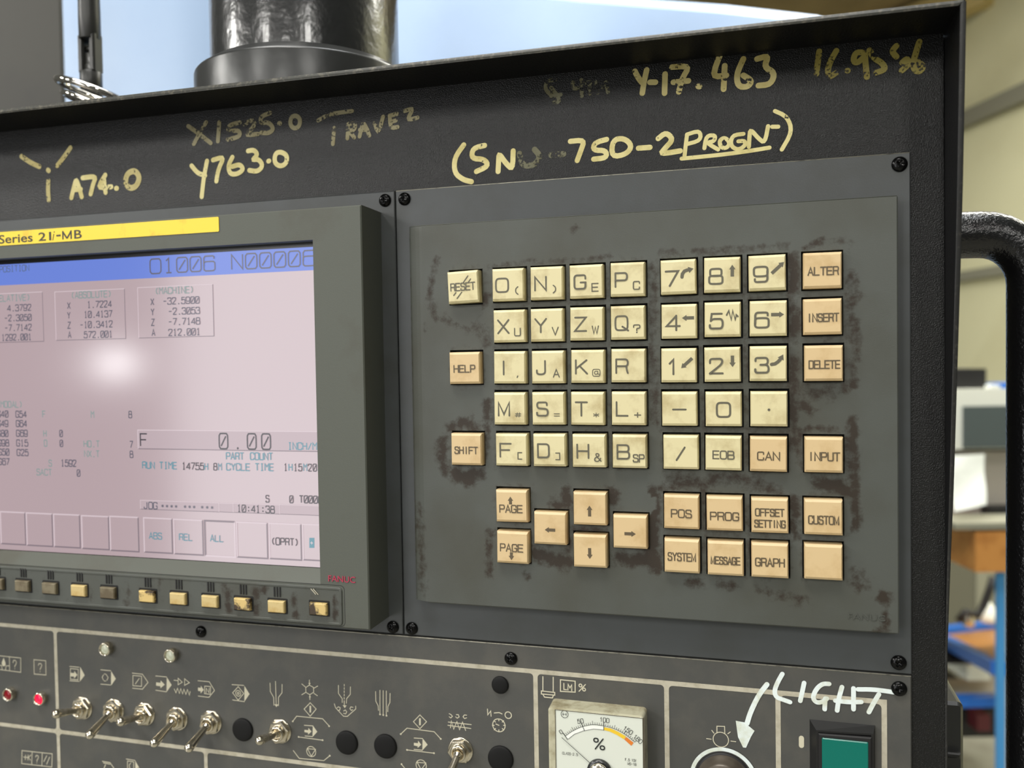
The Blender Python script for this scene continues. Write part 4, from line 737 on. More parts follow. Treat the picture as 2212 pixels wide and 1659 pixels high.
for P in [[(-176.29,-59.61),(-79.24,-60.07),(-79.44,-68.3),(-176.1,-68.52)]]: ubox(P, hw=.2, fill=pn)
for P in [[(-175.9,-92),(-134.27,-92.04),(-134.39,-96.06),(-175.84,-96.14)],[(-134.27,-92.04),(-127.02,-92.05),(-127.13,-95.98),(-134.39,-96.06)],[(-127.02,-92.05),(-103.85,-91.81),(-103.96,-95.98),(-127.13,-95.98)],[(-103.85,-91.81),(-74.07,-91.72),(-74.16,-95.87),(-103.96,-95.98)]]: ubox(P, hw=.14, fill=pn)
for P in [[(-256.38,-100.1),(-241.77,-100.04),(-242.06,-115.68),(-257.01,-115.47)],[(-240.91,-100.1),(-225.86,-100.18),(-225.93,-115.65),(-241.31,-115.65)],[(-224.81,-100.15),(-209.98,-100.14),(-210.13,-115.62),(-225.19,-115.62)],[(-208.75,-100.19),(-193.54,-100.41),(-193.87,-115.72),(-209.01,-115.74)],[(-192.83,-100.13),(-177.15,-100),(-177.48,-115.96),(-193.07,-115.85)],[(-272.4,-100.02),(-257.48,-100.05),(-258.11,-115.52),(-273.07,-115.64)],[(-174.21,-100.06),(-159.23,-100.1),(-159.24,-115.77),(-174.44,-115.82)],[(-158.27,-100.14),(-143.15,-100.17),(-142.97,-115.81),(-158.1,-115.88)],[(-125.61,-100.32),(-110.28,-100.15),(-110.44,-115.76),(-125.6,-115.78)],[(-109.39,-100.28),(-93.81,-100.08),(-93.94,-115.58),(-109.37,-115.79)],[(-92.85,-100.05),(-77.65,-99.86),(-77.59,-115.32),(-93.07,-115.54)]]: ubox(P, hw=.32)
for P in [[(-141.94,-100.2),(-126.52,-100.28),(-126.7,-116),(-141.94,-115.92)]]: ubox(P, raised=False, hw=.4)
def tl(mb, s, seg, h, hw=.14, wc=None): line_text(mb, s, seg[0], h*1.1 if h < 4 else h*1.02, LT, hw+.045, wc)
BH = 6.3
tl(dim, 'O1006 N00006', [[(-164.17,14.39),(-86.96,14.02)]], BH, .26)
tl(slate, 'POSITION', [[(-251.27,16.96),(-235.57,16.44)]], 2.5)
for s, g in (('(RELATIVE)', [[(-256.84,2.88),(-235.58,2.65)]]), ('(ABSOLUTE)', [[(-210.1,2.68),(-189.23,2.84)]]), ('(MACHINE)', [[(-163.86,3.05),(-145.33,2.99)]]), ('(MODAL)', [[(-255.45,-48.09),(-242.06,-48.01)]])): tl(green, s, g, 2.6, .17)
for s, g in (('4.3792', [[(-247.29,-2),(-235.24,-2.04)]]), ('-2.3050', [[(-249.32,-6.75),(-235.21,-6.73)]]), ('-7.7142', [[(-249.29,-11.4),(-235.29,-11.42)]]), ('1292.001', [[(-251.31,-15.92),(-235.47,-16.02)]]),
    ('1.7224', [[(-201.01,-1.81),(-189.4,-1.94)]]), ('10.4137', [[(-203,-6.41),(-189.26,-6.4)]]), ('-10.3412', [[(-205.5,-11.1),(-189.22,-11.11)]]), ('572.001', [[(-203.34,-15.74),(-189.38,-15.74)]]),
    ('-32.5900', [[(-159.72,-1.63),(-142.78,-1.73)]]), ('-2.3053', [[(-157.01,-6.32),(-142.64,-6.37)]]), ('-7.7148', [[(-157.16,-11),(-142.69,-11)]]), ('212.001', [[(-157.22,-15.77),(-142.65,-15.8)]])): tl(dim, s, g, 2.6, .17)
for s, g in (('X', [[(-212.42,-1.93),(-210.37,-1.92)]]), ('Y', [[(-212.58,-6.46),(-210.53,-6.44)]]), ('Z', [[(-212.55,-11.08),(-210.5,-11.05)]]), ('A', [[(-212.41,-15.53),(-210.36,-15.5)]]), ('X', [[(-166.32,-1.73),(-164.4,-1.72)]]), ('Y', [[(-166.38,-6.28),(-164.45,-6.26)]]), ('Z', [[(-166.34,-10.99),(-164.41,-10.96)]]), ('A', [[(-166.2,-15.63),(-164.28,-15.6)]]),
    ): letters(dim, s, g[0][0], 2.9, 1.6, 1.5, .215, LT, 1, True)
for s, g in (('G40', [[(-255.43,-52.78),(-250.86,-52.6)]]), ('G49', [[(-255.61,-57.31),(-251.04,-57.19)]]), ('G80', [[(-255.81,-62.09),(-251.24,-61.97)]]), ('G98', [[(-255.56,-66.71),(-250.99,-66.57)]]), ('G50', [[(-255.52,-71.07),(-250.95,-71)]]), ('G67', [[(-255.61,-75.78),(-251.03,-75.61)]]),
    ('G54', [[(-244.39,-52.76),(-239.9,-52.75)]]), ('G64', [[(-244.36,-57.25),(-239.86,-57.22)]]), ('G69', [[(-244.33,-61.91),(-239.72,-61.87)]]), ('G15', [[(-244.41,-66.58),(-239.59,-66.53)]]), ('G25', [[(-244.38,-71.17),(-239.55,-71.1)]]), ('1592', [[(-218.68,-75.81),(-211.86,-75.69)]]),
    ('10:41:38', [[(-124.07,-94.28),(-107.45,-93.97)]]), ('T0008', [[(-93.27,-89.21),(-84.21,-89.1)]]), ('14755', [[(-152,-75.91),(-142.6,-75.89)]]), ('JOG', [[(-172.85,-94.39),(-167.7,-94.3)]]), ('(OPRT)', [[(-107.56,-108.11),(-95.93,-107.84)]])): tl(dark if 'G' not in s and s != '1592' else dim, s, g, 2.7, .19)
for s, g in (('INCH/M', [[(-98.17,-66.23),(-86.22,-66.23)]]), ('PART', [[(-129.06,-71.08),(-122.06,-71.05)]]), ('COUNT', [[(-116.91,-70.97),(-107.71,-70.9)]]), ('RUN', [[(-173.12,-75.9),(-168.55,-75.81)]]), ('TIME', [[(-163.92,-75.89),(-156.74,-75.84)]]), ('CYCLE', [[(-129.02,-75.87),(-119.21,-75.76)]]), ('TIME', [[(-114.53,-75.67),(-107.4,-75.62)]]),
    ): tl(teal, s, g, 2.7, .19)
for s, g in (('ABS', [[(-170.58,-108.19),(-165.73,-108.16)]]), ('REL', [[(-154.42,-108.1),(-149.5,-108.13)]]), ('ALL', [[(-138.26,-107.98),(-133.44,-107.94)]]), ('HD.T', [[(-205.28,-66.55),(-198.38,-66.47)]]), ('NX.T', [[(-205.24,-71.18),(-198.55,-71.08)]]), ('SACT', [[(-233.01,-80.37),(-226.15,-80.22)]])): tl(green if s in ('HD.T', 'NX.T', 'SACT') else teal, s, g, 2.6, .17)
for s, g, mbq in (('F', [[(-228.67,-52.72),(-228.25,-52.72)]], green), ('M', [[(-200.82,-52.83),(-200.42,-52.83)]], green), ('8', [[(-179.98,-52.78),(-179.49,-52.78)]], dim), ('H', [[(-228.39,-61.86),(-227.97,-61.86)]], green), ('0', [[(-219.09,-61.79),(-218.67,-61.78)]], dim), ('D', [[(-228.25,-66.48),(-227.83,-66.48)]], green), ('0', [[(-219.06,-66.46),(-218.64,-66.45)]], dim),
    ('7', [[(-179.85,-66.5),(-179.46,-66.5)]], dim), ('8', [[(-179.91,-71.05),(-179.52,-71.05)]], dim), ('S', [[(-225.88,-75.94),(-225.46,-75.93)]], green), ('0', [[(-209.77,-80.3),(-209.36,-80.29)]], dim), ('S', [[(-109.81,-89.47),(-109.46,-89.45)]], dark), ('0', [[(-98.07,-89.35),(-97.72,-89.34)]], dark),
    ('H', [[(-140.37,-75.93),(-140.09,-75.93)]], teal), ('8', [[(-135.73,-75.92),(-135.46,-75.92)]], dark), ('M', [[(-133.34,-75.96),(-133.06,-75.95)]], teal), ('1', [[(-100.52,-75.48),(-100.34,-75.48)]], dark), ('H', [[(-98.15,-75.44),(-97.89,-75.43)]], teal), ('1', [[(-95.71,-75.47),(-95.53,-75.46)]], dark), ('5', [[(-93.44,-75.42),(-93.18,-75.42)]], dark), ('M', [[(-91.02,-75.38),(-90.84,-75.37)]], teal), ('2', [[(-88.77,-75.41),(-88.6,-75.41)]], dark), ('0', [[(-86.45,-75.36),(-86.27,-75.36)]], dark), ('S', [[(-84.04,-75.32),(-83.87,-75.31)]], teal), ('0', [[(-83.93,-70.76),(-83.76,-70.75)]], teal)):
    letters(mbq, s, g[0][0], 2.95, 1.6, 1.6, .22, LT, 1, True)
tl(dark, '0.00', [[(-131.16,-64.48),(-109.76,-64.4)]], BH+.2, .3, 4.2)
letters(dark, 'F', [[(-173.03,-64.36)]][0][0], 5.6, 3.6, 4, .3, LT, 1, True)
for g in [[(-163.84,-94.35),(-156.66,-94.28)],[(-151.91,-94.29),(-147.19,-94.22)],[(-142.97,-94.25),(-137.85,-94.16)]]: line_text(dim, '****' if g is not None and abs(g[0][0]-g[1][0]) > 5.2 else '***', g, 1.9, LT, .17, 1.5)
pb = [[(-89.88,-105.78),(-87.46,-105.68),(-87.57,-110.04),(-89.99,-110.15)]][0]; tb_ = MB(); tb_.poly(list(reversed(pb)), LA); tb_.build('soft_label', 'scr_teal', scr)
letters(lt, '+', [[(-88.72,-107.91)]][0][0], 2.0, 1.3, 2, .16, LT, 1, True)
for nm, b_, m in (('highlight_lines', lt, 'scr_light'), ('shade_lines', sh, 'scr_shade'), ('box_fill', pn, 'scr_panel'), ('teal_text', teal, 'scr_teal'), ('dark_text', dark, 'scr_dark'), ('grey_text', dim, 'scr_dim'), ('slate_text', slate, 'scr_slate'), ('faint_text', green, 'scr_green')): b_.build(nm, m, scr, kind='stuff')
# soft keys
SK = [[(-252.64,-133.17)],[(-237.23,-133.3)],[(-221.51,-133.49)],[(-205.02,-133.6)],[(-188.79,-133.63)],[(-167.77,-133.98)],[(-151.44,-134.02)],[(-135.13,-134.2)],[(-118.76,-134.34)],[(-102.16,-134.37)],[(-82.25,-134.07)]]
sm = {}
for m in ('soft_tan', 'soft_grime', 'soft_grey'):
    mb = MB(); mb.frustum([(-4.1, -2.6), (4.1, -2.6), (4.1, 2.6), (-4.1, 2.6)], [(-3, 0), (-.4, .1), (0, .5)]); o = mb.build('soft_key', m, org=(0, 0, 0)); sm[m] = o.data; bpy.data.objects.remove(o)
slots = MB(); wellm = MB()
for i, ((c,), m) in enumerate(zip(SK, ['soft_grey', 'soft_grey', 'soft_grey', 'soft_tan', 'soft_grey', 'soft_grime', 'soft_tan', 'soft_tan', 'soft_grime', 'soft_tan', 'soft_grime'])):
    k = bpy.data.objects.new('soft_key', sm[m]); link(k); k.parent = du; k.location = W(c[0], c[1], 11.4)-ORG[du]
    wellm.frustum(rrect(c[0]-4.9, c[0]+4.9, c[1]-3.3, c[1]+3.4, .5), [(BW+.1, 0), (BW+.36, 0)])
    if i < 10:
        for k3 in (-1, 0, 1): slots.box(c[0]+k3*1.35-.32, c[0]+k3*1.35+.32, c[1]+4.0, c[1]+8.2, BW-.1, BW+.62)
wellm.build('key_surround', 'well', du); slots.build('slot_ribs', 'matte_dark', du)
mb = MB(); c = SK[10][0]
for dx in (-.6, .5): mb.ribbon([(c[0]-3+dx, c[1]+8.1), (c[0]-.9+dx, c[1]+6.0)], BW+.6, .2)
mb.build('slash_mark', 'cream', du)
mb = MB(); mb.ribbon(rrect(-290, -70.6, -141.2, -123.9, 1.9), BW+.03, .12, closed=True); mb.build('strip_groove', 'matte_dark', du)

# ------------------------------------------------------------------ lower operator panel
op = thing('operator_panel', 'dark grey lower operator panel printed with cream boxes and machine symbols', 'control panel', (-60, -220, -10))
OW = -9.9
mb = MB(); mb.frustum([(-310, -292), (150.2, -292), (150.2, -149.85), (-310, -149.85)], [(FW, 0), (OW-.4, 0), (OW, .4)]); mb.build('panel_plate', 'op_plate', op)
for c, a in zip([[(-155.02,-155.37)],[(-4.09,-155.77)],[(145.93,-154.84)]], (15, 40, 5)): screw(op, c[0], OW, a)
PW = OW+.08
mb = MB(); mb.tube([(-310, -150.05, OW-.12), (150.0, -150.05, OW-.12)], .2, 8); mb.build('lit_worn_edge', 'lit_worn_edge', op)  # pale strip paints the lit top edge of the operator plate
def cell(mb, u0, u1, v0, v1, r=1.4, bw=1.0):
    """printed rounded cell border: ring between an outer rectangle and a rounded inner one"""
    o = [(u0-bw, v0-bw), (u1+bw, v0-bw), (u1+bw, v1+bw), (u0-bw, v1+bw)]; inn = rrect(u0+bw, u1-bw, v0+bw, v1-bw, r, 4)
    mb.k += 1; PW_ = PW+0.012*(mb.k % 9)
    n = len(inn)//4; C4 = [(u1+bw, v0-bw), (u1+bw, v1+bw), (u0-bw, v1+bw), (u0-bw, v0-bw)]
    base = len(mb.v); mb.v += [(x, y, PW_) for x, y in inn]+[(x, y, PW_) for x, y in C4]
    N = len(inn)
    for q in range(4):
        for i in range(n-1): mb.f.append((base+N+q, base+q*n+i+1, base+q*n+i)); mb.sm.append(False)
        mb.f.append((base+N+q, base+N+(q+1) % 4, base+((q+1)*n) % N, base+q*n+n-1)); mb.sm.append(False)
mb = MB(); bw = 0.5
Hy1, Hy2 = -160.4, -211.6
for u0, u1, v0, v1 in ((-310, -239.2, Hy2, Hy1), (-239.2, 6.4, Hy2, Hy1), (6.4, 60.4, -290, Hy1), (60.4, 102.9, -290, Hy1), (102.9, 140.8, -290, Hy1), (-310, -239.2, -290, Hy2), (-239.2, -154.2, -290, Hy2), (-154.2, 6.4, -290, Hy2)):
    cell(mb, u0, u1, v0, v1, r=1.5, bw=.5 if False else .95)
# square off: the cells share centre lines, their inner corners stay rounded
mb.build('border_lines', 'cream', op)
def icon(label, lines=(), fills=(), circles=(), dots=(), hw=.17, closed=()):
    mb = MB()
    for s in lines: mb.ribbon(s, PW, hw)
    for s in closed: mb.ribbon(s, PW, hw, closed=True)
    for s in fills: mb.poly(list(reversed(s)), PW)
    for c, r in circles: mb.ribbon(circle(c, r), PW, hw, closed=True)
    for c in dots: mb.disc(c, PW, .42, 10)
    mb.build('printed_symbol', 'ink_line', op, label=label)
icon('symbol of a drop beside a question mark', [[(-268.08,-176.27),(-268.21,-183.44)],[(-274.46,-181.24),(-273.22,-181.34),(-272.89,-183.3)],[(-268.19,-181.05),(-270.34,-181.29),(-270.83,-183.26)],[(-265.91,-179.27),(-265.45,-178.04),(-264.3,-177.95),(-263.69,-178.89),(-264.14,-180.05),(-264.83,-180.77),(-264.85,-181.43)],[(-264.88,-182.23),(-264.89,-182.36)]], [[(-271.82,-177.23),(-270.69,-179.8),(-270.74,-181),(-271.83,-181.69),(-272.81,-181.3),(-273.17,-180)]], closed=[[(-279.23,-176.37),(-260.91,-176.48),(-261.2,-183.76),(-279.52,-183.33)]])
icon('boxed question mark', [[(-250.12,-179.27),(-249.69,-178.38),(-248.49,-178.28),(-247.96,-179.09),(-248.4,-180.11),(-249.07,-180.95),(-249.09,-181.41)],[(-249.12,-182.33),(-249.13,-182.46)]], closed=[[(-252.75,-176.67),(-245.47,-176.6),(-245.58,-183.79),(-252.87,-183.9)]])
icon('triple box with a question mark', [[(-255.72,-223.58),(-256.22,-230.39)],[(-249.43,-223.47),(-249.93,-230.32)],[(-261.12,-226.98),(-258.44,-226.87)],[(-259.86,-225.84),(-260.11,-228.19)],[(-256.6,-225.47),(-258.11,-226.76),(-256.87,-228.15)],[(-258.22,-225.52),(-258.49,-228.2)],[(-253.55,-226.11),(-253.2,-225.21),(-252.15,-225.16),(-251.77,-225.91),(-252.22,-226.95),(-252.8,-227.55),(-252.83,-228.21)],[(-252.94,-228.95),(-252.94,-229.08)],[(-246.75,-224.68),(-248.64,-227.86)],[(-244.94,-225.13),(-246.92,-228.98)]], closed=[[(-262.05,-223.76),(-243.27,-223.3),(-243.77,-230.05),(-262.48,-230.45)]])
icon('arrow into a double box', [[(-230.93,-178.25),(-225.32,-178.16)],[(-231.2,-185.39),(-225.58,-185.21)]], [[(-224.69,-177.91),(-222.13,-181.88),(-225.12,-185.3)],[(-230.66,-181.39),(-228.32,-181.32),(-228.28,-180.28),(-226.55,-182.07),(-228.57,-184.06),(-228.54,-183.08),(-230.72,-183.15)]], closed=[[(-230.58,-179.25),(-225.83,-179.24),(-226.18,-184.49),(-230.78,-184.58)]])
icon('dashed ring in an open box', [[(-212.41,-178.35),(-206.7,-178.31)],[(-212.65,-185.41),(-206.95,-185.34)],[(-210.96,-180.72),(-211.77,-181.94),(-211.05,-183.28)],[(-209.28,-180.44),(-208.26,-181.76),(-209.08,-183.23)],[(-210.49,-180.23),(-209.58,-180.21)],[(-210.61,-183.63),(-209.7,-183.61)]], [[(-206.48,-178.42),(-203.81,-182),(-206.73,-185.58)]])
icon('slash in a boxed pentagon', [[(-194.17,-178.37),(-188.38,-178.44),(-185.33,-182.13),(-188.62,-185.7),(-194.19,-185.77)],[(-190.31,-180.69),(-192.63,-183.54)]], closed=[[(-193.83,-179.48),(-188.93,-179.43),(-189.1,-184.36),(-194,-184.49)]])
icon('bold arrow in an open box', [[(-180.89,-178.61),(-174.84,-178.58)],[(-181.11,-185.52),(-175.07,-185.71)]], [[(-174.7,-178.57),(-172.06,-182.19),(-175.07,-185.84)],[(-180.77,-181.73),(-178.21,-181.69),(-178.18,-180.56),(-175.91,-182.35),(-178.45,-184.33),(-178.41,-183.39),(-180.82,-183.3)]])
icon('double arrows over a zigzag', [[(-170.68,-179.77),(-168.38,-179.81)],[(-170.67,-183.94),(-169.79,-185.72),(-168.85,-183.46),(-167.85,-185.85),(-167.06,-183.48),(-166.05,-185.87),(-165.27,-183.57),(-164.27,-185.95),(-163.33,-183.57),(-162.34,-186.14),(-161.86,-184.37)]], closed=[[(-168.34,-178.63),(-166.1,-180.29),(-168.44,-181.74)],[(-164.75,-178.56),(-162.16,-180.19),(-164.85,-181.67)]])
icon('arrow and boxed N in a pentagon', [[(-157.43,-178.84),(-151.29,-178.79),(-148.59,-182.65),(-151.72,-186.2),(-157.51,-186.12)],[(-153.21,-184.18),(-153,-181.95),(-151.65,-184.04),(-151.45,-181.87)]], [[(-157.53,-182.12),(-155.97,-182.1),(-155.94,-181.05),(-154.44,-182.94),(-156.19,-184.77),(-156.16,-183.72),(-157.57,-183.66)]], closed=[[(-153.82,-181.04),(-150.65,-181),(-150.9,-184.71),(-154.07,-184.63)]])
icon('diamond in an open box', [[(-139.1,-179.04),(-132.9,-178.85)],[(-138.96,-186.21),(-132.77,-186.41)]], [[(-132.56,-178.94),(-129.93,-182.63),(-132.77,-186.41)]], [(((-135.9,-182.82)), 1.35), (((-135.9,-182.82)), .5)], closed=[[(-135.81,-179.65),(-133.01,-182.61),(-135.99,-186.05),(-138.86,-182.85)]])
icon('nozzle with a centre line', [[(-119.07,-176.52),(-119.04,-180.41),(-117.37,-182.96),(-117.33,-186.56)],[(-112.85,-176.56),(-113.02,-180.46),(-114.88,-182.73),(-114.99,-186.63)],[(-116.23,-175.48),(-116.12,-186.44)]], [[(-117.11,-186.12),(-114.97,-186.03),(-116.08,-187.33)]])
icon('hexagon ringed by arrows', [[(-98.92,-173.35),(-98.91,-175.48)],[(-98.83,-180.03),(-98.88,-182.22)],[(-102.77,-175.47),(-100.97,-176.67)],[(-94.82,-175.7),(-96.66,-176.81)],[(-102.9,-180.41),(-101.03,-179.17)],[(-95.05,-180.09),(-96.72,-179.18)]], [[(-99.48,-174.76),(-98.3,-174.66),(-98.91,-175.6)],[(-99.38,-181.26),(-98.34,-181.17),(-98.83,-180.21)]], closed=[[(-98.98,-175.6),(-96.92,-176.48),(-96.84,-178.66),(-98.83,-179.97),(-100.77,-179.08),(-100.84,-176.96)]])
icon('left selector symbol: diamond, arrow box and triangle in circle', [[(-107.84,-193.09),(-105.79,-190.5),(-92.71,-190.37),(-89.55,-193.29)],[(-105.04,-199.96),(-92.95,-200.14)],[(-101.94,-194.27),(-97.68,-194.13)],[(-101.73,-199.13),(-98,-199.03)],[(-107.86,-206.54),(-104.96,-209.79),(-92.53,-209.38),(-89.56,-206.85)]], [[(-97.74,-193.84),(-95.53,-196.57),(-98,-199.26)],[(-101.99,-196.36),(-100.02,-196.33),(-100,-195.26),(-98.4,-196.75),(-100.21,-198.37),(-100.18,-197.54),(-102.02,-197.43)],[(-99.15,-185.09),(-98.37,-185.02),(-98.44,-188.1),(-99.23,-188.18)]], [(((-98.76,-205.94)), 2.3)], [p[0] for p in [[(-107.84,-193.09)],[(-89.56,-193.41)],[(-105.04,-199.96)],[(-92.95,-200.14)],[(-89.56,-206.85)]]], closed=[[(-98.72,-183.63),(-95.79,-186.24),(-98.88,-189.81),(-101.88,-186.84)],[(-100.63,-204.84),(-96.57,-204.68),(-98.75,-208.07)]])
icon('nozzle over chips in a bowl', [[(-84.48,-174.47),(-84.56,-178.11),(-82.76,-180.28),(-82.8,-182.04)],[(-78.62,-174.64),(-78.76,-177.98),(-80.59,-180.08),(-80.77,-182.14)],[(-81.59,-173.74),(-81.61,-174.51)],[(-81.62,-175.21),(-81.64,-175.97)],[(-81.66,-176.67),(-81.68,-177.43)],[(-81.69,-178.14),(-81.71,-178.9)],[(-81.73,-179.6),(-81.74,-180.36)],[(-81.76,-181.07),(-81.74,-182.82)],[(-86.73,-183.01),(-86.13,-184.71),(-82.37,-188.15),(-80.46,-188.07),(-76.25,-184.33),(-76.22,-182.99)],[(-85.36,-184.64),(-84.71,-184.16),(-83.82,-184.48),(-84.1,-185.63),(-85,-185.83)],[(-82.19,-185.79),(-81.35,-185.24),(-80.67,-185.99),(-81.2,-186.98),(-82.22,-186.85)],[(-77.57,-183.7),(-78.58,-183.56),(-79.1,-184.43),(-78.36,-185.18),(-77.72,-184.76)]], [[(-82.58,-183.19),(-80.66,-183.12),(-81.65,-184.45)]])
icon('five parallel nozzle lines', [[(-66.45,-175.56),(-66.42,-179.89),(-65.34,-181.81),(-65.26,-183.83)],[(-59.51,-175.78),(-59.72,-179.83),(-60.69,-181.65),(-60.8,-183.97)],[(-64.32,-174.79),(-64.55,-185.2)],[(-62.77,-174.82),(-63,-185.28)],[(-61.28,-174.8),(-61.51,-185.36)]], dots=[p[0] for p in [[(-64.55,-185.55)],[(-63,-185.69)],[(-61.46,-185.82)]]])
icon('right selector symbol: diamond, arrow box and triangle in circle', [[(-54.84,-193.31),(-51.84,-190.36),(-39.15,-190.62),(-36.22,-193.43)],[(-52.04,-200.01),(-39.46,-200.03)],[(-48.58,-194.36),(-44.63,-194.17)],[(-48.68,-199.35),(-44.86,-199.33)],[(-54.75,-206.65),(-52.54,-208.98)]], [[(-44.63,-194.05),(-42.33,-196.65),(-44.86,-199.44)],[(-48.74,-196.5),(-46.8,-196.46),(-46.78,-195.31),(-45.3,-196.98),(-47.02,-198.6),(-47.01,-197.85),(-48.77,-197.65)],[(-46.09,-185.42),(-45.3,-185.34),(-45.37,-188.43),(-46.15,-188.51)]], [(((-45.48,-206.03)), 2.4)], [p[0] for p in [[(-54.84,-193.31)],[(-36.22,-193.43)],[(-52.04,-200.01)],[(-39.46,-200.03)],[(-54.75,-206.65)]]], closed=[[(-45.64,-183.89),(-42.61,-186.55),(-45.76,-189.95),(-48.73,-187.17)],[(-47.33,-204.93),(-43.22,-204.74),(-45.52,-207.98)]])
icon('chip auger symbol', [[(-32.62,-185.7),(-22.2,-185.75)],[(-32.82,-187.13),(-22.41,-187.45)],[(-31.66,-188.14),(-31.18,-184.98),(-30.19,-188.55),(-28.64,-185.01),(-27.53,-188.55),(-26.11,-185.03),(-24.77,-188.54)],[(-32.13,-181.98),(-31.25,-182.34),(-30.67,-182.96),(-31.4,-183.77),(-32.1,-183.38)],[(-28.88,-182.1),(-27.94,-182.01),(-27.6,-182.93),(-28.44,-183.58),(-29.2,-183.09)],[(-24.18,-181.86),(-25.18,-181.85),(-25.84,-182.7),(-25.15,-183.42),(-24.2,-182.98)]])
icon('arrow from a bolt to a ring above a gauge', [[(-14.82,-178.31),(-14.74,-180.8),(-13.39,-179),(-13.25,-181.21)],[(-11.85,-179.68),(-9.66,-179.3),(-8.41,-179.73)],[(-9.87,-184.76),(-11.18,-184.34)],[(-9.82,-181.98),(-9.83,-182.81)],[(-9.9,-186.7),(-9.91,-187.54)],[(-12.74,-185.05),(-11.94,-184.97)],[(-7.8,-184.54),(-7,-184.46)],[(-11.9,-183.02),(-11.34,-183.52)],[(-7.77,-182.6),(-8.35,-183.21)],[(-11.97,-186.92),(-11.39,-186.3)],[(-7.84,-186.49),(-8.4,-185.99)]], circles=[(((-5.68,-180.01)), 1.4), (((-9.87,-184.76)), 2.75)], hw=.2)
icon('partly seen pentagon at the bottom edge', [[(-213.09,-223.63),(-208.67,-223.76),(-206.47,-226.2)],[(-212.5,-224.33),(-208.7,-224.53)],[(-211.38,-225.17),(-212.21,-226.87)]], hw=.2)
icon('partly seen pentagon with an oval', [[(-199.12,-220.87),(-194.26,-220.95),(-191.84,-224.48)],[(-198.4,-221.75),(-194.81,-221.78),(-194.93,-225.48),(-198.53,-225.52),(-198.4,-221.75)],[(-196.55,-222.49),(-197.49,-223.74),(-197.16,-225.11)]], [[(-193.91,-221.67),(-192.13,-224.2),(-194.03,-225.37)]])
icon('spindle drawing beside LM and a percent sign', [[(9.61,-162.29),(9.52,-168.17)],[(14.01,-162.16),(13.93,-168.01)],[(9.55,-169.8),(10.16,-170.81),(13.52,-170.85),(13.95,-169.9)],[(18.51,-164.3),(18.47,-166.84),(19.6,-166.88)],[(20.16,-166.93),(20.29,-164.49),(21.04,-165.94),(21.82,-164.61),(21.79,-167.04)],[(27.52,-163.99),(24.84,-167.01)]], circles=[(((25.43,-164.59)), .6), (((26.93,-166.11)), .6)], closed=[[(8.89,-168.33),(14.59,-168.46),(14.57,-169.58),(8.87,-169.6)],[(17.09,-162.9),(23.27,-162.96),(23.21,-167.51),(17.02,-167.73)]], hw=.22)
icon('glowing lamp bulb symbol', [[(79.86,-178.6),(79.88,-175.84),(82.81,-175.64),(82.87,-178.52)],[(77.91,-177.7),(78.69,-178.73)],[(84.96,-177.58),(84.03,-178.4)],[(75.87,-181.21),(77.64,-181.26)],[(85.16,-181.17),(87,-181.21)]], circles=[(((81.32,-181.01)), 2.95)], hw=.17)
icon('short rounded bar', [[(111.4,-177.2),(111.38,-180.09)]], hw=.95)
def wn(label, strokes, hw, fills=()):
    mb = MB()
    for s in strokes: mb.ribbon(chaikin(s, 2) if len(s) > 2 else s, PW+.12, hw)
    for s in fills: mb.poly(list(reversed(s)), PW+.12)
    mb.build('marker_note', 'mark_white', op, label=label)
wn('white handwritten word LIGHT', [[(104.58,-152.88),(102.91,-156.02),(101.56,-159.64),(102.16,-162.18),(104.75,-162.84),(107.32,-163.59)],[(112.5,-155.66),(111.78,-159.19),(111.06,-162.73)],[(121.48,-155.25),(119.19,-155.31),(116.88,-157.49),(115.48,-161.08),(116.85,-162.92),(119.16,-162.35),(120.63,-160.93)],[(120.08,-160.99),(119.93,-162.87),(119.83,-165.1)],[(126.04,-156.02),(124.88,-160.43),(124.27,-165.16)],[(130.1,-156.13),(130.09,-159.94),(130.07,-164.1)],[(123.65,-161.43),(128.27,-161.58),(132.78,-161.05)],[(131.68,-156.38),(136.82,-155.91),(142.14,-156.15),(143.99,-156.31)],[(138.95,-157.65),(137.03,-161.23),(135.45,-164.69)]], .85)
wn('white hand drawn arrow pointing down to the knob', [[(98.87,-157.48),(95.75,-161.93),(92.58,-169.03),(91.34,-173.45)]], .95, [[(87.07,-172.89),(90.28,-173.18),(94.13,-176.13),(92.74,-178.67),(90.88,-183.19),(89.74,-183.17),(87.85,-179.2)]])
wn('white ring drawn around the knob', [circle(((82.23,-196.94)), 12.3, 40, PI*1.25, PI*3.2)], .75)

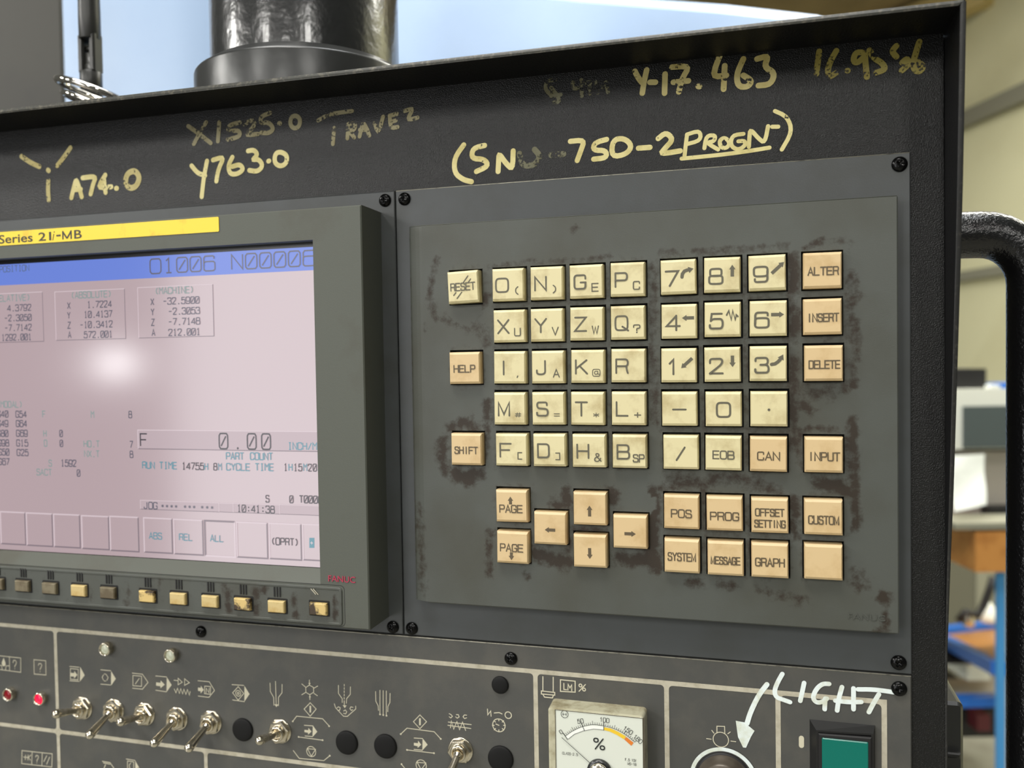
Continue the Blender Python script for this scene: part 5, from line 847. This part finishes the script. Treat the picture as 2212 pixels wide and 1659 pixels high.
# ------------------------------------------------------------------ controls on the lower panel
def toggle(c, tip, label, rot=0):
    u, v = c; tu, tv, tw = tip
    o = thing('toggle_switch', label, 'toggle switch', (u, v, OW), 'chromed toggle switches')
    mb = MB(); mb.lathe((u, v, OW), [(5.6, 0), (5.6, .5), (5.3, .65), (2.8, .65)], 32, cap1=False); mb.build('washer', 'nickel', o)
    mb = MB(); hexa = [(u+5.35*math.cos(rot+PI/3*k), v+5.35*math.sin(rot+PI/3*k)) for k in range(6)]
    mb.frustum(hexa, [(OW+.65, .25), (OW+.9, 0), (OW+2.3, 0), (OW+2.75, .45)]); mb.build('nut', 'nickel', o)
    mb = MB(); mb.lathe((u, v, OW), [(3.5, 2.7), (3.5, 3.9), (3.2, 4.2), (2.7, 4.25), (2.4, 3.9), (2.2, 2.2)], 28, cap1=True); mb.build('bushing', 'nickel', o)
    a = Vector((u, v, OW+2.6)); b = Vector((tu, tv, tw)); n_ = (b-a).normalized(); A = n_.cross(Vector((1, 0, 0))).normalized(); B = n_.cross(A); L = (b-a).length
    mb = MB(); mb.lathe(a, [(1.2, 0), (2.1, .5), (2.15, 1.6), (1.6, 2.4), (1.5, 3.0), (1.7, L*.5), (2.05, L*.8), (2.15, L*.85)]+[(2.15*math.cos(x*PI/12), L*.88+2.1*math.sin(x*PI/12)) for x in range(7)], 24, basis=(A, B, n_)); mb.build('lever', 'nickel', o)
toggle((-223.8, -198.2), (-224.0, -194.2, 8.0), 'toggle switch with raised lever below the arrow in double box symbol', .2)
toggle((-205.2, -197.5), (-205.4, -203.5, 7.6), 'toggle switch with lowered lever below the dashed ring symbol', .5)
toggle((-187.6, -197.6), (-187.6, -194.4, 7.8), 'toggle switch with raised lever below the slash in pentagon symbol', .15)
toggle((-169.3, -198.0), (-169.5, -203.2, 8.0), 'toggle switch with lowered lever below the bold arrow symbol', .4)
toggle((-150.7, -197.8), (-150.7, -203.2, 8.6), 'toggle switch with lowered lever below the boxed N symbol', .3)
toggle((-114.3, -198.2), (-114.5, -195.0, 8.2), 'toggle switch with raised lever between two black hole plugs', .25)
toggle((-27.2, -197.3), (-27.6, -203.6, 7.4), 'toggle switch at the bottom edge below the chip auger symbol', .1)
def lamp(c, label, lens):
    u, v = c; o = thing('indicator_lamp', label, 'indicator lamp', (u, v, OW))
    mb = MB(); mb.lathe((u, v, OW), [(3.25, 0), (3.2, 2.6), (3.0, 2.95), (2.7, 2.95), (2.45, 2.3), (2.4, 1.6)], 30, cap1=False); mb.build('metal_ring', 'dark_nickel' if 0 else 'nickel', o)
    mb = MB(); mb.lathe((u, v, OW), [(2.45, 1.5), (2.4, 2.1), (1.9, 2.5), (1.0, 2.7), (.2, 2.75)], 24); mb.build('lens', lens, o)
for c, l, m in zip([[(-207.81,-167.17)],[(-170.84,-167.36)],[(-267.47,-194.94)],[(-248.19,-195.29)]], ('unlit milky indicator lamp above the dashed ring symbol', 'unlit milky indicator lamp above the bold arrow symbol', 'dark red indicator lamp under the drop and question mark symbol', 'brightly lit red indicator lamp under the boxed question mark'), ('clear_lens', 'clear_lens', 'red_lens', 'red_lens_lit')): lamp(c[0], l, m)
def plug(c, r, label):
    u, v = c; o = thing('hole_plug', label, 'hole plug', (u, v, OW), 'black rubber hole plugs')
    mb = MB(); mb.lathe((u, v, OW), [(r, 0), (r, .5), (r*.96, .85), (r*.85, 1.05), (r*.5, 1.25), (r*.1, 1.3)], 36); mb.build('cap', 'rubber', o)
for c, r, l in zip([[(-133.85,-199.58)],[(-80.86,-199.85)],[(-62.16,-199.42)],[(-8.98,-167.39)],[(-9.29,-198.96)]], (5.35, 5.35, 5.4, 3.7, 5.6), ('black hole plug below the diamond symbol', 'black hole plug below the nozzle and bowl symbol', 'black hole plug below the five parallel lines', 'smallest black hole plug, above the gauge symbol', 'black hole plug below the gauge symbol')): plug(c[0], r, l)

# panel meter
pm = thing('panel_meter', 'square percent load meter with white dial and yellow and orange band', 'meter', (33, -192, OW))
mu0, mu1, mv1 = 13.4, 52.6, -171.0; mv0 = mv1-39
mb = MB(); mb.frustum(rrect(mu0, mu1, mv0, mv1, 1.6), [(OW, 0), (-1.8, .25), (-1.2, .5), (-1.0, 1.0)]); mb.build('case', 'meter_case', pm)
fu0, fu1, fv1 = [[(16.81,-172.41)]][0][0][0], [[(52,-171.58)]][0][0][0], [[(34.49,-171.78)]][0][0][1]
mb = MB(); mb.frustum([(fu0, mv0+2), (fu1, mv0+2), (fu1, fv1), (fu0, fv1)], [(-4, 0), (-0.85, 0)]); mb.build('dial_plate', 'meter_face', pm)
MW = -0.8
mb = MB(); mb.ribbon([(fu0, mv0+2), (fu0, fv1), (fu1, fv1), (fu1, mv0+2)], MW+.15, .15, caps=0); mb.ribbon([(mu1-.3, mv0), (mu1-.3, mv1-.6)], -1.0, .4, caps=0); mb.build('cover_edge', 'meter_side', pm)
arcC = [[(20.92,-182.13),(23.54,-179.88),(27.53,-177.88),(31.98,-176.64),(36.52,-176.65)]][0]; arcI = [[(36.5,-178.02),(32.45,-178.06),(28.26,-179.23),(24.52,-181.01),(22,-183.25)]][0]
mb = MB(); mb.poly(list(reversed(arcC+arcI)), MW+.05); mb.build('white_band', 'meter_white', pm)
mb = MB(); mb.poly(list(reversed([[(36.61,-176.94),(39.28,-177.15),(42.17,-178.16),(45.27,-179.67),(44.54,-180.96),(41.67,-179.43),(38.78,-178.37),(36.45,-178.03)]][0])), MW+.08); mb.build('yellow_band', 'meter_yellow', pm)
mb = MB(); mb.poly(list(reversed([[(45.42,-179.9),(48.26,-181.91),(47.39,-183.17),(44.64,-180.95)]][0])), MW+.08); mb.build('orange_band', 'meter_orange', pm)
mb = MB()
up = chaikin([[(19.94,-181),(20.92,-182.13),(23.54,-179.88),(27.54,-177.59),(31.99,-176.15),(36.52,-176.31),(41.22,-177.04),(45.43,-179.02),(48.84,-181.56)]][0][1:], 2)
mb.ribbon(arcI, MW+.1, .07); mb.ribbon(up, MW+.1, .08)
n_ = 36
Ls = [0.0]
for i in range(1, len(up)): Ls.append(Ls[-1]+math.dist(up[i], up[i-1]))
def at_len(x):
    for i in range(1, len(up)):
        if Ls[i] >= x:
            k = (x-Ls[i-1])/(Ls[i]-Ls[i-1]); p = (up[i-1][0]+(up[i][0]-up[i-1][0])*k, up[i-1][1]+(up[i][1]-up[i-1][1])*k); d = Vector((up[i][0]-up[i-1][0], up[i][1]-up[i-1][1])).normalized(); return p, (-d.y, d.x)
    return up[-1], (0.6, 0.8)
for k in range(n_+1):
    p, nn = at_len(Ls[-1]*k/n_*.999+1e-6); ln = 1.5 if k % 5 == 0 else .95
    if nn[1] < 0: nn = (-nn[0], -nn[1])
    mb.ribbon([p, (p[0]+nn[0]*ln, p[1]+nn[1]*ln)], MW+.1, .07 if k % 10 else .12, caps=0)
for seg in [[(27.55,-176.5),(28.75,-179.18)],[(36.54,-175.09),(36.5,-178.12)],[(19.94,-181),(21.75,-183.43)]]: mb.ribbon(seg, MW+.1, .11)
for s, g, h, a in (('0', [[(19.05,-180.6)]], 1.5, .6), ('50', [[(27.07,-175.42)]], 1.7, .2), ('100', [[(36.8,-173.99)]], 1.7, -.05), ('150', [[(46.12,-177.11)]], 1.7, -.55), ('180', [[(50,-180.23)]], 1.7, -.7)):
    letters(mb, s, g[0][0], h, 1.0, 1.35, .1, MW+.1, 2, ang=a)
letters(mb, '%', [[(34.57,-183.85)]][0][0], 4.3, 4.2, 4, .26, MW+.1, 3)
line_text(mb, 'CLASS-2.5', [[(19.82,-189.28),(25.5,-189.04)]][0], .95, MW+.1, .06, screen=False); line_text(mb, 'F.S 10V', [[(45.11,-189.01),(48.95,-188.81)]][0], .95, MW+.1, .06, screen=False); line_text(mb, 'MS-1B', [[(46.1,-190.49),(48.93,-190.36)]][0], .95, MW+.1, .06, screen=False)
lc = [[(20.65,-173.26)]][0][0]; mb.ribbon(circle(lc, 1.45), MW+.1, .09, closed=True); letters(mb, 'H', lc, 1.0, 1.3, 1, .09, MW+.1); mb.ribbon([(lc[0]-.9, lc[1]), (lc[0]+.9, lc[1])], MW+.1, .07)
mb.build('dial_print', 'meter_ink', pm)
ne = [[(19.42,-182.69),(29.56,-192.12)]][0]; hubc = [[(34.58,-194.87)]][0][0]
mb = MB(); mb.tube([(ne[0][0], ne[0][1], MW+.5), (hubc[0]-.5, hubc[1]+.5, MW+.5)], .1, 6); mb.build('needle', 'meter_ink', pm)
mb = MB(); mb.lathe((hubc[0], hubc[1], MW), [(5.0, -1), (5.0, .9), (4.7, 1.3), (3.6, 1.4)], 32); mb.build('hub_cover', 'glossy_black', pm)
mb = MB(); mb.lathe((hubc[0], hubc[1], MW), [(3.9, 1), (3.8, 2.2), (3.3, 2.6), (.3, 2.8)], 32); mb.build('hub_screw', 'nickel', pm)

# knob, green push button
kc = (82.23,-196.94)
kn = thing('rotary_knob', 'dark rotary knob inside the hand drawn white ring', 'knob', (kc[0], kc[1], OW))
mb = MB(); mb.lathe((kc[0], kc[1], OW), [(10.2, 0), (10.2, 1.2), (9.4, 1.8), (9.0, 5), (8.2, 6.3), (5.5, 7), (.3, 7.2)], 40); mb.build('knob_body', 'knob', kn)
mb = MB(); mb.lathe((kc[0], kc[1], OW), [(10.9, 0), (10.9, .7), (10.2, .9)], 40, cap1=False); mb.build('base_ring', 'matte_dark', kn)
bt = thing('push_button', 'square green push button in a black hooded frame', 'push button', (126, -186, OW))
bu0, bu1, bv1 = 114.6, 137.6, -169.6; bv0 = bv1-28
# hood: sloping black frame
A0 = [(bu0-.2, bv0, OW), (bu1, bv0, OW), (bu1, bv1, OW), (bu0-.2, bv1, OW)]
p = [[(116.54,-171.97)],[(136.5,-171.22)]]
A1 = [(p[0][0][0], bv0, -6), (p[1][0][0], bv0, -6), (p[1][0][0], p[1][0][1], -6), (p[0][0][0], p[0][0][1], -6)]
mb = MB(); B0 = [(a+(.7 if i in (0, 3) else -.7), b-(.7 if i > 1 else -1), -6) for i, (a, b, c_) in enumerate(A1)]; B1 = [(a, b, -8.6) for a, b, c_ in B0]
mb.add(A0+A1+B0+B1, [(0, 1, 5, 4), (1, 2, 6, 5), (2, 3, 7, 6), (3, 0, 4, 7), (4, 5, 9, 8), (5, 6, 10, 9), (6, 7, 11, 10), (7, 4, 8, 11), (8, 9, 13, 12), (9, 10, 14, 13), (10, 11, 15, 14), (11, 8, 12, 15), (12, 13, 14, 15)]); mb.build('hood', 'black_plastic', bt)
q = [[(118.47,-174.34)],[(134.63,-173.89)]]
mb = MB(); mb.frustum([(q[0][0][0]-1.2, bv0+2), (q[1][0][0]+1.2, bv0+2), (q[1][0][0]+1.2, q[1][0][1]+1.5), (q[0][0][0]-1.2, q[0][0][1]+1.5)], [(-8.6, 0), (-5.4, 0), (-5.0, .4)]); mb.build('lens_frame', 'matte_dark', bt)
mb = MB(); mb.frustum(rrect(q[0][0][0], q[1][0][0], bv0+3, (q[0][0][1]+q[1][0][1])/2, .4), [(-6, 0), (-4.8, 0), (-4.5, .3)]); mb.build('green_lens', 'green_lens', bt)

# ------------------------------------------------------------------ things mounted on and behind the console
po = thing('support_post', 'glossy black round support post rising from the top of the console', 'support post', (-121.1, 89, -60))
mb = MB(); mb.lathe((-121.1, 0, -60), [(46.1, 89.2), (46.1, 420)], 64, 'v'); mb.build('post_tube', 'glossy_black', po)
mb = MB(); mb.lathe((-121.1, 0, -60), [(53.9, 89.2), (53.9, 109.0), (53.7, 109.8), (53.2, 110.3), (52.8, 110.5), (47.2, 114.4), (46.2, 114.7)], 64, 'v', cap1=False); mb.build('collar', 'smooth_black', po)
mb = MB(); mb.lathe((-68, 104, -95), [(7, 0), (7, 5), (5, 7)], 20, 'v'); mb.tube([(-68.5, 89.2, -96), (-68.5, 100, -96), (-68.5, 112, -96)], [5, 6, 4], 14); mb.build('clamp_screw', 'black_plastic', po)
an = thing('antenna', 'thin black hinged antenna beside the dark grey column', 'antenna', (-252.6, 87, -60))
ax, aw = -252.6, -60
def VV(x, y): return None
mb = MB(); mb.lathe((ax, 0, aw), [(4.9, 89), (4.9, 117), (5.6, 117.6), (5.7, 129.6), (5.3, 130.2)], 28, 'v'); mb.build('base', 'antenna_black', an)
mb = MB(); mb.lathe((ax, 0, aw), [(3.0, 129.5), (3.0, 134)], 20, 'v', cap1=True)
for s in (-1, 1):
    mb.frustum([(ax+s*3.7-1.7, 129.8), (ax+s*3.7+1.7, 129.8), (ax+s*3.7+1.7, 150), (ax+s*3.7-1.7, 150)], [(aw-3.6, .6), (aw-2.6, 0), (aw+2.6, 0), (aw+3.8, .7)])
mb.tube([(ax-4, 143, aw), (ax+4, 143, aw)], 1.6, 12); mb.build('hinge', 'antenna_black', an)
mb = MB(); mb.lathe((ax, 0, aw), [(2.6, 131), (2.6, 140)], 16, 'v'); mb.lathe((ax, 0, aw), [(5.4, 147.5), (5.6, 148), (5.6, 160), (5.5, 170), (5.1, 260)], 28, 'v', cap0=True); mb.build('mast', 'antenna_black', an)
kr = thing('steel_ring', 'pair of bright steel split rings lying round the foot of the antenna', 'ring', (-256, 89, -52))
for (c0, rr, th, tilt, lab) in (((-238.5, 113.5, -45), 18.5, 1.7, -.34, 'upper ring'), ((-235.5, 105.5, -43), 16.5, 1.5, -.42, 'lower ring')):
    mb = MB(); pts = []
    for k in range(40):
        a = 2*PI*k/40; x = rr*math.cos(a); z = rr*.78*math.sin(a); pts.append((c0[0]+x, c0[1]+x*tilt+z*.12, c0[2]+z))
    mb.tube(pts, th, 12, closed=True); mb.build('ring', 'chrome', kr)
gh = thing('grab_handle', 'thick black textured grab handle curving out from the right side of the console', 'handle', (196, -60, -50))
hr = 9.2
path = [(158, 16.0, -46), (172, 16.2, -46), (181, 16.0, -46)]
cx0, cy0, rad = 181.0, -4.0, 20.0
path += [(cx0+rad*math.sin(k*PI/2/8)*0.94, cy0+rad*math.cos(k*PI/2/8), -46) for k in range(1, 9)]
ex = path[-1][0]
path += [(ex, -30, -46), (ex, -90, -46), (ex, -200, -46), (ex, -260, -46)]
mb = MB(); mb.tube(path, hr, 26); mb.build('grip_tube', 'handle_black', gh)
mb = MB(); mb.lathe((162.4, 16, -46), [(14, 0), (14, 3.5), (13, 4.5), (9, 4.5)], 28, basis=(Vector((0, 1, 0)), Vector((0, 0, 1)), Vector((1, 0, 0)))); mb.build('mounting_flange', 'handle_black', gh)
jb = thing('junction_box', 'black junction box behind the lower right edge of the console', 'box', (172, -176, -70))
mb = MB(); mb.frustum(rrect(150, 178.3, -262, -177.2, 2.2), [(-120, 0), (-61.5, 0), (-60, 1.2)]); mb.build('box_body', 'smooth_black', jb)
mb = MB(); mb.box(158, 176.5, -199.4, -197.2, -60, -56.5, .6); mb.tube([(160, -207, -58), (172, -208, -58), (176, -211, -58)], 2.2, 12); mb.build('latch', 'black_plastic', jb)

# ------------------------------------------------------------------ workbench corner far behind (all in world scale)
YAW = math.radians(15.92); XR = Vector((math.cos(YAW), 0, -math.sin(YAW))); ZR = Vector((math.sin(YAW), 0, math.cos(YAW)))
def bgbox(mb, p0, p1, depth, bev=0.0):
    """box whose front face spans p0 (upper left) to p1 (lower right), aligned to the bench, depth mm deep"""
    a, b = Vector(p0), Vector(p1); wd = (b-a).dot(XR); v1, v0 = a.y, b.y; o = Vector((a.x, 0, a.z)); D = -ZR*depth
    vs = [];
    for off in (Vector((0, 0, 0)), D):
        for x, y in ((0, v0), (wd, v0), (wd, v1), (0, v1)): q = o+XR*x+off; vs.append((q.x, y, q.z))
    return mb.add(vs, [(0, 1, 2, 3), (5, 4, 7, 6), (1, 5, 6, 2), (4, 0, 3, 7), (3, 2, 6, 7), (0, 4, 5, 1)])
wb = thing('workbench', 'blue framed workbench with a thick varnished wooden top, seen behind the handle', 'workbench', (545,-834,-1491))
mb = MB(); bgbox(mb, (491,-367,-1437), (734,-443,-1504), 700); mb.build('wooden_top', 'wood', wb)
mb = MB(); bgbox(mb, (457,-408,-1582), (532,-426,-1603), 500); mb.build('wooden_shelf_end', 'wood', wb)
mb = MB(); bgbox(mb, (459,-427,-1592), (534,-445,-1613), 30); mb.build('top_rail', 'bench_blue', wb)
mb = MB(); a = Vector((536,-453,-1489)); b = Vector((566,-453,-1497)); mb.bar((a.x+14, a.y, a.z), (a.x+14.1, FL, a.z), 1, 1) if 0 else None
bgbox(mb, (540,-453,-1490), (564,-1578,-1464), 8); mb.build('leg', 'bench_sky', wb)
y1 = (542,-638,-1495)[1]
F0, F1 = (551,-640,-1524), (476,-640,-1639)
mb = MB(); mb.bar((549,-646,-1508), (580,-805,-2178), 30, 26); mb.build('shelf_rail', 'bench_blue', wb)
mb = MB(); mb.bar((658,-911,-2613), (834,-893,-2664), 30, 26); mb.build('shelf_rail', 'bench_blue', wb)
mb = MB(); mb.add([(551,-630,-1514), (583,-796,-2189), (656,-919,-2602), (831,-899,-2652)], [(0, 1, 2, 3)]); vv = list(mb.v); mb.add([(a, b-18, c) for a, b, c in vv], [(3, 2, 1, 0)])
mb.add(vv+[(a, b-18, c) for a, b, c in vv], [(0, 4, 5, 1), (1, 5, 6, 2), (2, 6, 7, 3), (3, 7, 4, 0)]); mb.build('shelf_board', 'wood', wb)
mb = MB(); bgbox(mb, (527,-801,-1746), (616,-821,-1771), 30); mb.build('shelf_rail', 'bench_blue', wb)
mb = MB(); mb.add([(487,-806,-1745), (622,-796,-1784), (785,-981,-2439), (609,-986,-2389)], [(0, 1, 2, 3)]); vv = list(mb.v); mb.add(vv+[(a, b-18, c) for a, b, c in vv], [(7, 6, 5, 4), (0, 4, 5, 1), (1, 5, 6, 2), (2, 6, 7, 3), (3, 7, 4, 0)]); mb.build('shelf_board', 'beige', wb, label='grey lower shelf board')
def bgthing(name, label, cat, p0, p1, depth, m, extra=None):
    a = Vector(p0); b = Vector(p1); t_ = thing(name, label, cat, (a.x, b.y, a.z)); mb = MB(); bgbox(mb, p0, p1, depth); mb.build(extra or 'body', m, t_); return t_
t1 = bgthing('display_cabinet', 'off-white cased computer screen standing on the workbench', 'computer', (449,-103,-1537), (794,-223,-1632), 300, 'white_plastic', 'case')
mb = MB(); bgbox(mb, (493,-137,-1544), (757,-220,-1617), 5); mb.build('glass', 'dull_screen', t1)
bgthing('cabinet', 'warm grey cabinet under the computer screen on the workbench', 'cabinet', (445,-231,-1563), (805,-360,-1662), 280, 'beige')
pp = thing('paper_sheet', 'white sheet of paper hanging in front of the grey cabinet', 'paper', (460,-336,-1471))
mb = MB(); a0, a1, a2, a3 = [Vector(q) for q in ((452,-228,-1472), (518,-225,-1490), (515,-319,-1466), (457,-332,-1449))]
rows = []
for k in range(7):
    l = a0.lerp(a3, k/6); r = a1.lerp(a2, k/6); rows.append([tuple(l.lerp(r, j/4)+ZR*(3*math.sin(k+j*.7))) for j in range(5)])
vs_ = [p for r in rows for p in r]; mb.add(vs_, [(i*5+j, i*5+j+1, i*5+5+j+1, i*5+5+j) for i in range(6) for j in range(4)], True); mb.build('sheet', 'paper', pp)
bgthing('black_box', 'dull black box on top of the off-white computer case', 'box', (453,-63,-1560), (544,-104,-1584), 160, 'matte_dark')
bgthing('small_carton', 'small blue and white carton beside the black box', 'carton', (569,-93,-1581), (616,-107,-1595), 60, 'bench_blue')
bgthing('crumpled_cloth', 'pale folded cloth on top of the computer case', 'cloth', (546,-96,-1565), (565,-106,-1570), 60, 'paper')
bgthing('tray', 'low grey tray lying on the workbench top', 'tray', (453,-350,-1426), (735,-362,-1507), 90, 'girt')
bgthing('vise', 'small black tool lying behind the grey tray', 'tool', (540,-338,-1550), (596,-367,-1566), 30, 'matte_dark')
bgthing('tool_cabinet', 'olive grey steel cabinet under the workbench', 'cabinet', (777,-777,-3275), (911,-1094,-3304), 500, 'olive')
bgthing('grey_panel', 'pale grey board leaning under the workbench', 'board', (912,-869,-3311), (1067,-1097,-3348), 30, 'girt')
hz = thing('hose', 'black hose hanging under the workbench top', 'hose', (825,-924,-2764))
mb = MB(); mb.tube([(749,-675,-2386), (738,-713,-2382), (723,-753,-2376), (705,-786,-2370), (670,-774,-2360), (651,-801,-2354)], 11, 10); mb.build('hose_body', 'matte_dark', hz)
bk = thing('plastic_bag', 'small white bag on the middle shelf of the workbench', 'bag', (774,-849,-2544))
mb = MB(); c = Vector((775,-821,-2545)); mb.lathe((c.x, c.y-30, c.z), [(24, 0), (26, 14), (20, 36), (9, 54), (4, 60)], 10, 'v', cap0=True); mb.build('bag', 'paper', bk)
bk = thing('metal_tin', 'small shiny tin on the middle shelf of the workbench', 'tin', (715,-860,-2527))
c = Vector((715,-840,-2527)); mb = MB(); mb.lathe((c.x, c.y-22, c.z), [(17, 0), (17, 40), (15, 42)], 16, 'v'); mb.build('tin', 'nickel', bk)
bgthing('storage_bin', 'dark grey bin on the lower shelf of the workbench', 'bin', (527,-790,-1955), (598,-796,-1975), 120, 'matte_dark')
bgthing('parts_box', 'pale carton on the lower shelf of the workbench', 'carton', (604,-819,-2028), (660,-857,-2043), 120, 'paper')
bgthing('floor_crate', 'dark crate on the floor under the workbench', 'crate', (614,-1015,-2233), (748,-1090,-2269), 300, 'matte_dark')
bgthing('red_bin', 'small dark red bin in front of the crate', 'bin', (665,-1008,-2196), (699,-1052,-2204), 60, 'red_bin')
